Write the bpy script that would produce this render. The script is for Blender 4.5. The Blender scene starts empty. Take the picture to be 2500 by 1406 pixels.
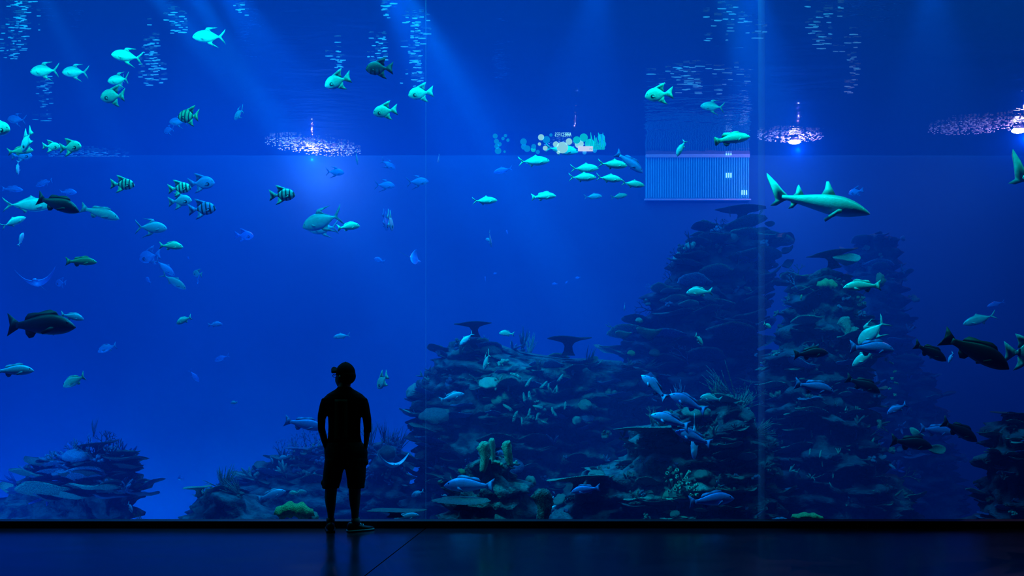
import bpy, bmesh, math, random
from mathutils import Vector, Matrix, noise
random.seed(7)
PI = math.pi
C = bpy.context.scene.collection
F = 2007.0; CX = 1250.0; HY = 943.0; HC = 1.5          # focal length in px, principal column, horizon row, camera height
GY = 8.86; FARY = 18.0; ZS = 6.55; ZB = -2.3             # glass plane, far tank wall, water surface, tank floor

def wp(x, y, Y): return Vector(((x-CX)/F*Y, Y, HC+(HY-y)/F*Y))
def on_surface(x, y): return wp(x, y, (ZS-HC)*F/(HY-y))

# ------------------------------------------------------------------ materials
MATS = {}
def nodes(name):
    m = bpy.data.materials.new(name); m.use_nodes = True
    nt = m.node_tree
    return m, nt, nt.nodes['Principled BSDF'], nt.nodes['Material Output']
def mat(name, col, rough=.6, metal=0, spec=.3, var=0, scale=8, col2=None, bump=0, bscale=30, bdist=.03, emit=None, estr=0):
    if name in MATS: return MATS[name]
    m, nt, b, out = nodes(name); N = nt.nodes; L = nt.links
    b.inputs['Base Color'].default_value = (*col, 1); b.inputs['Roughness'].default_value = rough
    b.inputs['Metallic'].default_value = metal; b.inputs['Specular IOR Level'].default_value = spec
    tc = N.new('ShaderNodeTexCoord')
    if col2:
        n = N.new('ShaderNodeTexNoise'); n.inputs['Scale'].default_value = scale; n.inputs['Detail'].default_value = 4
        L.new(tc.outputs['Object'], n.inputs['Vector'])
        r = N.new('ShaderNodeValToRGB'); r.color_ramp.elements[0].position = .38; r.color_ramp.elements[1].position = .62
        r.color_ramp.elements[0].color = (*col, 1); r.color_ramp.elements[1].color = (*col2, 1)
        L.new(n.outputs['Fac'], r.inputs['Fac']); L.new(r.outputs['Color'], b.inputs['Base Color'])
    if bump:
        n2 = N.new('ShaderNodeTexNoise'); n2.inputs['Scale'].default_value = bscale; n2.inputs['Detail'].default_value = 3
        L.new(tc.outputs['Object'], n2.inputs['Vector'])
        bp = N.new('ShaderNodeBump'); bp.inputs['Strength'].default_value = bump; bp.inputs['Distance'].default_value = bdist
        L.new(n2.outputs['Fac'], bp.inputs['Height']); L.new(bp.outputs['Normal'], b.inputs['Normal'])
    if emit:
        b.inputs['Emission Color'].default_value = (*emit, 1); b.inputs['Emission Strength'].default_value = estr
    MATS[name] = m
    return m

def fish_mat(name, back, side, belly, zc, zw, stripes=None, stripe_col=(.01, .02, .04), rough=.38, metal=.15, spot=None):
    """colour of a fish: dark back to pale belly along its own height, bars along its own length"""
    if name in MATS: return MATS[name]
    m, nt, b, out = nodes(name); N = nt.nodes; L = nt.links
    tc = N.new('ShaderNodeTexCoord'); sp = N.new('ShaderNodeSeparateXYZ'); L.new(tc.outputs['Object'], sp.inputs[0])
    mr = N.new('ShaderNodeMapRange'); mr.inputs['From Min'].default_value = zc-zw; mr.inputs['From Max'].default_value = zc+zw
    L.new(sp.outputs['Z'], mr.inputs['Value'])
    r = N.new('ShaderNodeValToRGB'); e = r.color_ramp.elements
    e[0].position = 0; e[0].color = (*belly, 1); e[1].position = 1; e[1].color = (*back, 1)
    k = e.new(.5); k.color = (*side, 1)
    L.new(mr.outputs['Result'], r.inputs['Fac']); col = r.outputs['Color']
    n = N.new('ShaderNodeTexNoise'); n.inputs['Scale'].default_value = 14; L.new(tc.outputs['Object'], n.inputs['Vector'])
    mx = N.new('ShaderNodeMix'); mx.data_type = 'RGBA'; mx.blend_type = 'MULTIPLY'; mx.inputs['Factor'].default_value = .55
    L.new(col, mx.inputs['A']); L.new(n.outputs['Fac'], mx.inputs['B'])
    gm = N.new('ShaderNodeMix'); gm.data_type = 'RGBA'; gm.blend_type = 'ADD'; gm.inputs['Factor'].default_value = .3
    L.new(mx.outputs['Result'], gm.inputs['A']); L.new(col, gm.inputs['B']); col = gm.outputs['Result']
    if stripes:
        w = N.new('ShaderNodeTexWave'); w.bands_direction = 'X'; w.inputs['Scale'].default_value = stripes
        w.inputs['Distortion'].default_value = .8; w.inputs['Detail Scale'].default_value = 2
        L.new(tc.outputs['Object'], w.inputs['Vector'])
        rr = N.new('ShaderNodeValToRGB'); rr.color_ramp.elements[0].position = .16; rr.color_ramp.elements[1].position = .42
        L.new(w.outputs['Fac'], rr.inputs['Fac'])
        m2 = N.new('ShaderNodeMix'); m2.data_type = 'RGBA'; L.new(rr.outputs['Color'], m2.inputs['Factor'])
        m2.inputs['A'].default_value = (*stripe_col, 1); L.new(col, m2.inputs['B']); col = m2.outputs['Result']
    if spot:
        vd = N.new('ShaderNodeVectorMath'); vd.operation = 'DISTANCE'
        cb = N.new('ShaderNodeCombineXYZ'); L.new(sp.outputs['X'], cb.inputs['X']); L.new(sp.outputs['Z'], cb.inputs['Z'])
        L.new(cb.outputs[0], vd.inputs[0]); vd.inputs[1].default_value = (spot[0], 0, spot[1])
        ms = N.new('ShaderNodeMapRange'); ms.inputs['From Min'].default_value = spot[2]; ms.inputs['From Max'].default_value = spot[2]*1.7
        L.new(vd.outputs['Value'], ms.inputs['Value'])
        m3 = N.new('ShaderNodeMix'); m3.data_type = 'RGBA'; L.new(ms.outputs['Result'], m3.inputs['Factor'])
        m3.inputs['A'].default_value = (.005, .01, .02, 1); L.new(col, m3.inputs['B']); col = m3.outputs['Result']
    L.new(col, b.inputs['Base Color'])
    v = N.new('ShaderNodeTexVoronoi'); v.inputs['Scale'].default_value = 60; L.new(tc.outputs['Object'], v.inputs['Vector'])
    bp = N.new('ShaderNodeBump'); bp.inputs['Strength'].default_value = .25; bp.inputs['Distance'].default_value = .004
    L.new(v.outputs['Distance'], bp.inputs['Height']); L.new(bp.outputs['Normal'], b.inputs['Normal'])
    b.inputs['Roughness'].default_value = rough; b.inputs['Metallic'].default_value = metal
    MATS[name] = m
    return m

# ------------------------------------------------------------------ object helpers
def tag(o, label=None, cat=None, group=None, kind=None):
    if label: o['label'] = label
    if cat: o['category'] = cat
    if group: o['group'] = group
    if kind: o['kind'] = kind
    return o
def mesh_from(name, verts, faces, m, smooth=True):
    me = bpy.data.meshes.new(name); me.from_pydata([tuple(v) for v in verts], [], faces)
    bm = bmesh.new(); bm.from_mesh(me); bmesh.ops.recalc_face_normals(bm, faces=bm.faces); bm.to_mesh(me); bm.free()
    for p in me.polygons: p.use_smooth = smooth
    if m: me.materials.append(m)
    return me
def link(name, me, parent=None, M=None):
    o = bpy.data.objects.new(name, me); C.objects.link(o)
    if parent: o.parent = parent
    if M is not None: o.matrix_local = M
    return o
def empty(name, M=None):
    o = bpy.data.objects.new(name, None); o.empty_display_size = .1; C.objects.link(o)
    if M is not None: o.matrix_local = M
    return o
def struct(name, me, label, loc=None):
    o = link(name, me); tag(o, label, name.split('_')[0], kind='structure')
    if loc: o.location = loc
    return o
class MB:
    def __init__(s): s.v = []; s.f = []
    def add(s, vs, fs):
        b = len(s.v); s.v += [Vector(v) for v in vs]; s.f += [tuple(i+b for i in f) for f in fs]
    def box(s, a, b):
        x0, y0, z0 = a; x1, y1, z1 = b
        s.add([(x0,y0,z0),(x1,y0,z0),(x1,y1,z0),(x0,y1,z0),(x0,y0,z1),(x1,y0,z1),(x1,y1,z1),(x0,y1,z1)],
              [(0,3,2,1),(4,5,6,7),(0,1,5,4),(1,2,6,5),(2,3,7,6),(3,0,4,7)])
    def rings(s, R, caps=True):
        """R: list of equal-length vertex rings"""
        n = len(R[0]); vs = [v for r in R for v in r]; fs = []
        for i in range(len(R)-1):
            for k in range(n):
                a = i*n+k; b = i*n+(k+1) % n
                fs.append((a, b, b+n, a+n))
        if caps: fs.append(tuple(range(n-1, -1, -1))); fs.append(tuple((len(R)-1)*n+k for k in range(n)))
        s.add(vs, fs)
    def tube(s, pts, rads, seg=6, caps=True, flat=1):
        R = []; up = Vector((0, 0, 1))
        for i, p in enumerate(pts):
            p = Vector(p); d = (Vector(pts[min(i+1, len(pts)-1)])-Vector(pts[max(i-1, 0)])).normalized()
            ref = Vector((0, 1, 0)) if abs(d.z) > .7 else up
            a = d.cross(ref).normalized(); b = d.cross(a)
            r = rads[i] if hasattr(rads, '__len__') else rads
            R.append([p+a*(r*math.cos(2*PI*k/seg))+b*(r*flat*math.sin(2*PI*k/seg)) for k in range(seg)])
        s.rings(R, caps)
    def ball(s, c, r, seg=8, nr=5, sc=(1, 1, 1), bump=0, bs=3):
        c = Vector(c); R = []
        for i in range(nr+1):
            t = PI*(i+.04)/(nr+.08); ring = []
            for k in range(seg):
                a = 2*PI*k/seg; d = Vector((math.sin(t)*math.cos(a), math.sin(t)*math.sin(a), math.cos(t)))
                q = r*(1+bump*noise.noise(d*bs+c*5)) if bump else r
                ring.append(c+Vector((d.x*q*sc[0], d.y*q*sc[1], d.z*q*sc[2])))
            R.append(ring)
        s.rings(R)
    def slab(s, outline, t, axis='y'):
        """closed outline of (x,z) points, thickness t about y=0, thin at the rim"""
        n = len(outline); cx = sum(p[0] for p in outline)/n; cz = sum(p[1] for p in outline)/n
        vs = []
        for sg in (-1, 1): vs += [(p[0], sg*t*.5, p[1]) for p in outline]
        fs = [tuple(range(n)), tuple(range(2*n-1, n-1, -1))]
        for k in range(n): fs.append((k, (k+1) % n, n+(k+1) % n, n+k))
        s.add(vs, fs)
    def mesh(s, name, m, smooth=True): return mesh_from(name, s.v, s.f, m, smooth)

def lerp(a, b, t): return a+(b-a)*t
def interp(tab, x):
    """smooth interpolation in a table of rows keyed by their first column"""
    if x <= tab[0][0]: return tab[0][1:]
    for i in range(len(tab)-1):
        if x <= tab[i+1][0]:
            t = (x-tab[i][0])/(tab[i+1][0]-tab[i][0])
            p0 = tab[max(i-1, 0)]; p1 = tab[i]; p2 = tab[i+1]; p3 = tab[min(i+2, len(tab)-1)]
            return [.5*((2*p1[j])+(-p0[j]+p2[j])*t+(2*p0[j]-5*p1[j]+4*p2[j]-p3[j])*t*t+(-p0[j]+3*p1[j]-3*p2[j]+p3[j])*t**3) for j in range(1, len(p1))]
    return tab[-1][1:]

# ------------------------------------------------------------------ fish (nose at x=.5, tail tip at x=-.5, length 1)
SPEC = {
 'spadefish': dict(prof=[(0,-.01,-.04,.004),(.025,.055,-.085,.03),(.08,.14,-.135,.055),(.18,.215,-.20,.07),(.3,.25,-.235,.075),(.42,.245,-.23,.068),(.53,.185,-.18,.05),(.62,.105,-.105,.03),(.69,.05,-.055,.015),(.75,.042,-.045,.01)],
    tail=[(.71,.042),(.8,.10),(.9,.17),(1,.235),(.965,.10),(.95,.0),(.965,-.10),(1,-.225),(.9,-.165),(.8,-.10),(.71,-.045)],
    dorsal=[(.28,.235),(.38,.275),(.5,.325),(.62,.375),(.74,.40),(.69,.30),(.655,.20),(.68,.10),(.6,.10),(.45,.2)],
    anal=[(.40,-.21),(.52,-.28),(.64,-.345),(.78,-.385),(.71,-.29),(.665,-.19),(.68,-.09),(.6,-.1),(.5,-.18)], pec=(.25,-.06,.12), eye=(.09,.04,.02)),
 'pompano': dict(prof=[(0,-.02,-.05,.004),(.03,.035,-.085,.026),(.10,.105,-.135,.05),(.22,.165,-.18,.065),(.36,.19,-.195,.068),(.5,.16,-.17,.058),(.62,.105,-.115,.038),(.72,.055,-.06,.022),(.79,.025,-.03,.012),(.83,.022,-.026,.008)],
    tail=[(.79,.02),(.86,.09),(.93,.17),(1,.25),(.965,.14),(.9,.05),(.865,0),(.9,-.055),(.965,-.15),(1,-.24),(.93,-.17),(.86,-.09),(.79,-.02)],
    dorsal=[(.36,.18),(.43,.27),(.5,.285),(.6,.28),(.76,.285),(.62,.25),(.52,.22),(.56,.155),(.7,.075),(.75,.045),(.6,.1)],
    anal=[(.42,-.18),(.49,-.25),(.58,-.28),(.68,-.31),(.80,-.36),(.66,-.26),(.58,-.21),(.6,-.14),(.72,-.06),(.6,-.09)], pec=(.24,-.06,.11), eye=(.07,.0,.015)),
 'jack': dict(prof=[(0,0.000,-0.018,.004),(.03,0.039,-0.049,.02),(.10,0.085,-0.085,.042),(.22,0.132,-0.122,.058),(.36,0.151,-0.146,.062),(.5,0.127,-0.132,.054),(.62,0.085,-0.095,.036),(.72,0.038,-0.044,.02),(.80,0.016,-0.020,.011),(.84,0.014,-0.018,.008)],
    tail=[(.81,.012),(.87,.05),(.93,.1),(1,.165),(.96,.08),(.905,.02),(.89,-.002),(.905,-.03),(.96,-.09),(1,-.16),(.93,-.1),(.87,-.055),(.81,-.014)],
    dorsal=[(.34,.14),(.40,.175),(.45,.205),(.47,.175),(.56,.13),(.7,.06),(.78,.03),(.6,.07)],
    anal=[(.52,-.11),(.56,-.17),(.6,-.18),(.61,-.13),(.7,-.07),(.78,-.035),(.6,-.07)], pec=(.22,-.03,.12), eye=(.065,.02,.016)),
 'snapper': dict(prof=[(0,-.02,-.035,.004),(.03,.02,-.055,.022),(.10,.075,-.09,.045),(.2,.125,-.118,.06),(.33,.15,-.13,.066),(.48,.135,-.122,.058),(.62,.098,-.095,.042),(.72,.066,-.066,.028),(.80,.045,-.05,.018),(.86,.045,-.05,.012)],
    tail=[(.83,.045),(.9,.09),(.97,.14),(1,.155),(.975,.07),(.96,0),(.975,-.07),(1,-.15),(.97,-.13),(.9,-.09),(.83,-.05)],
    dorsal=[(.24,.125),(.28,.18),(.36,.205),(.44,.19),(.52,.165),(.6,.165),(.68,.15),(.72,.1),(.73,.06),(.55,.1),(.36,.13)],
    anal=[(.56,-.1),(.6,-.16),(.66,-.175),(.71,-.12),(.72,-.06),(.62,-.08)], pec=(.27,-.045,.14), eye=(.10,.03,.017)),
 'grunt': dict(prof=[(0,-.03,-.045,.004),(.03,.025,-.07,.024),(.10,.095,-.11,.05),(.2,.155,-.14,.066),(.33,.185,-.155,.07),(.48,.165,-.145,.06),(.62,.11,-.11,.042),(.72,.068,-.07,.026),(.80,.04,-.05,.016),(.85,.04,-.045,.012)],
    tail=[(.82,.04),(.89,.09),(.97,.16),(1,.18),(.96,.07),(.93,0),(.96,-.07),(1,-.17),(.97,-.15),(.89,-.09),(.82,-.045)],
    dorsal=[(.2,.145),(.26,.2),(.38,.225),(.5,.2),(.62,.17),(.7,.11),(.72,.06),(.5,.14)],
    anal=[(.54,-.12),(.59,-.18),(.66,-.18),(.71,-.11),(.6,-.09)], pec=(.27,-.05,.13), eye=(.095,.035,.02)),
 'grouper': dict(prof=[(0,-.03,-.05,.006),(.03,.01,-.07,.03),(.10,.06,-.105,.055),(.22,.11,-.135,.072),(.36,.135,-.14,.075),(.5,.13,-.13,.066),(.62,.105,-.105,.05),(.74,.07,-.075,.034),(.82,.055,-.058,.022),(.87,.052,-.055,.014)],
    tail=[(.84,.05),(.9,.085),(.96,.12),(.995,.11),(1,.05),(1,-.05),(.995,-.11),(.96,-.12),(.9,-.085),(.84,-.05)],
    dorsal=[(.26,.11),(.3,.165),(.4,.18),(.52,.165),(.6,.18),(.7,.185),(.76,.14),(.78,.065),(.55,.1)],
    anal=[(.58,-.11),(.63,-.17),(.7,-.185),(.76,-.13),(.77,-.065),(.65,-.08)], pec=(.28,-.05,.12), eye=(.085,.02,.014)),
 'shark': dict(prof=[(0,-.02,-.03,.008),(.03,.004,-.045,.03),(.08,.034,-.058,.05),(.16,.068,-.078,.066),(.26,.092,-.092,.072),(.38,.094,-.088,.066),(.5,.078,-.068,.052),(.6,.058,-.05,.038),(.7,.036,-.034,.025),(.77,.024,-.024,.017),(.82,.022,-.016,.011)],
    tail=[(.76,.018),(.82,.06),(.9,.13),(1,.20),(.985,.15),(.93,.065),(.885,-.01),(.87,-.04),(.91,-.10),(.85,-.085),(.8,-.04),(.76,-.016)],
    dorsal=[(.33,.085),(.38,.15),(.425,.215),(.445,.21),(.445,.14),(.47,.075),(.4,.06)],
    dorsal2=[(.62,.045),(.66,.10),(.69,.14),(.70,.11),(.70,.06),(.73,.022),(.66,.03)],
    anal=[(.66,-.03),(.7,-.085),(.74,-.10),(.725,-.06),(.73,-.015),(.68,-.012)], pec=(.27,-.055,.115), eye=(.07,.0,.006)),
}
PAL = {  # back, side, belly pigment; blue also stands in for blue light
 'silver': ((.30,.50,.50),(.62,.85,.80),(.75,.9,.95)), 'cyan': ((.25,.62,.55),(.40,.95,.85),(.5,.95,.95)),
 'blue': ((.05,.16,.6),(.07,.30,.95),(.14,.42,.98)), 'pale': ((.3,.5,.8),(.35,.55,.95),(.4,.6,.95)),
 'dark': ((.004,.008,.02),(.012,.02,.06),(.06,.14,.35)), 'black': ((.003,.005,.008),(.004,.01,.012),(.03,.06,.12)),
 'green': ((.05,.20,.10),(.12,.42,.30),(.2,.55,.55)), 'teal': ((.06,.28,.30),(.16,.5,.55),(.2,.5,.8)),
 'white': ((.9,.95,.98),(.55,.8,.95),(.4,.75,.95)), 'shark': ((.12,.40,.34),(.17,.55,.48),(.22,.45,.85))}
FISH_CACHE = {}
def bendy(v, b):
    t = max(0, .18-v.x); return Vector((v.x, v.y+b*t*t*.5, v.z))
def fish_parts(sp, pal, bend):
    key = (sp, pal, bend)
    if key in FISH_CACHE: return FISH_CACHE[key]
    S = SPEC[sp]; base = pal.replace('striped_', ''); striped = pal.startswith('striped_')
    bk, sd, bl = PAL[base]; hz = max(p[1] for p in S['prof'])
    bodym = fish_mat(f'{sp} {pal} skin', bk, sd, bl, 0, hz, stripes=(2.1 if striped else None),
                     spot=((.235, -.07, .05) if sp == 'spadefish' else None))
    finm = mat(f'{pal} fin', tuple(lerp(a, b, .4)*(.55 if base not in ('black', 'dark') else 1) for a, b in zip(bk, sd)), rough=.5, col2=tuple(.8*c for c in sd), scale=9)
    eyem = mat('fish eye', (.004, .006, .008), rough=.1)
    out = []
    # body
    mb = MB(); seg = 14; R = []; n = 22; xe = S['prof'][-1][0]
    for i in range(n+1):
        u = xe*(i/n)**1.25
        t, bt, w = interp(S['prof'], u); zc = (t+bt)/2; h = max((t-bt)/2, .003); w = max(w, .003)
        R.append([Vector((.5-u, w*math.cos(a)*(abs(math.cos(a))**.0), zc+h*math.sin(a))) for a in [2*PI*k/seg for k in range(seg)]])
    mb.rings(R); out.append(('body', mb, bodym))
    def fin(name, ol, y=0):
        m_ = MB(); ol = [(.5-p[0], p[1]) for p in ol]; m_.slab(ol, .012); out.append((name, m_, finm))
    fin('tail_fin', S['tail']); fin('dorsal_fin', S['dorsal']); fin('anal_fin', S['anal'])
    if 'dorsal2' in S: fin('dorsal_fin', S['dorsal2'])
    px, pz, pl = S['pec']; w = interp(S['prof'], px)[2]
    for sg in (-1, 1):
        m_ = MB(); sh = .5 if sp == 'shark' else .16
        ol = [(0, .02), (-.3*pl, .022), (-pl, -.02 - sh*.1), (-.85*pl, -.05-sh*.12), (-.35*pl, -.045), (0, -.02)]
        vs = []
        for q in (-.004, .004):
            for a, b_ in ol: vs.append((.5-px+a, sg*(w*.86-a*(.12 if sp == 'shark' else .42))+q, pz+b_*(.75 if sp == 'shark' else 1)+a*(.10 if sp == 'shark' else .12)))
        k = len(ol); m_.add(vs, [tuple(range(k)), tuple(range(2*k-1, k-1, -1))]+[(i, (i+1) % k, k+(i+1) % k, k+i) for i in range(k)])
        out.append(('pectoral_fin', m_, finm))
    ex, ez, er = S['eye']; w = interp(S['prof'], ex)[2]; t, bt, _ = interp(S['prof'], ex)
    for sg in (-1, 1):
        m_ = MB(); zr = (ez-(t+bt)/2)/max((t-bt)/2, .01)
        m_.ball((.5-ex, sg*w*math.sqrt(max(.1, 1-zr*zr))*.9, ez), er, seg=8, nr=6, sc=(1, .45, 1)); out.append(('eye', m_, eyem))
    for _, m_, _m in out: m_.v = [bendy(v, bend) for v in m_.v]
    FISH_CACHE[key] = [(nm, m_.mesh(nm, mt, True)) for nm, m_, mt in out]
    return FISH_CACHE[key]

def frame(head, tail, roll=0):
    x = (head-tail).normalized(); up = Vector((0, 0, 1))
    if abs(x.z) > .9: up = Vector((0, -1, 0.2))
    y = up.cross(x).normalized(); z = x.cross(y)
    M = Matrix((x, y, z)).transposed().to_4x4()
    return M @ Matrix.Rotation(roll, 4, 'X')
def fish(sp, pal, hx, hy, tx, ty, Y, yaw, label, bend=0, roll=0, name=None):
    """head and tail end of the fish at distance Y; yaw degrees turns the head away from (+) or towards (-) the glass"""
    a = wp(hx, hy, Y); b = wp(tx, ty, Y); d = a-b; L = d.length/math.cos(math.radians(yaw))
    off = Vector((0, math.sin(math.radians(yaw))*L, 0))
    head = a+off*.5; tail = b-off*.5; mid = (head+tail)/2
    M = Matrix.Translation(mid) @ frame(head, tail, math.radians(roll)) @ Matrix.Scale(L, 4)
    root = empty(name or sp, M); tag(root, label, 'shark' if sp == 'shark' else 'fish')
    for nm, me in fish_parts(sp, pal, bend): link(nm, me, root)
    return root

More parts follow.
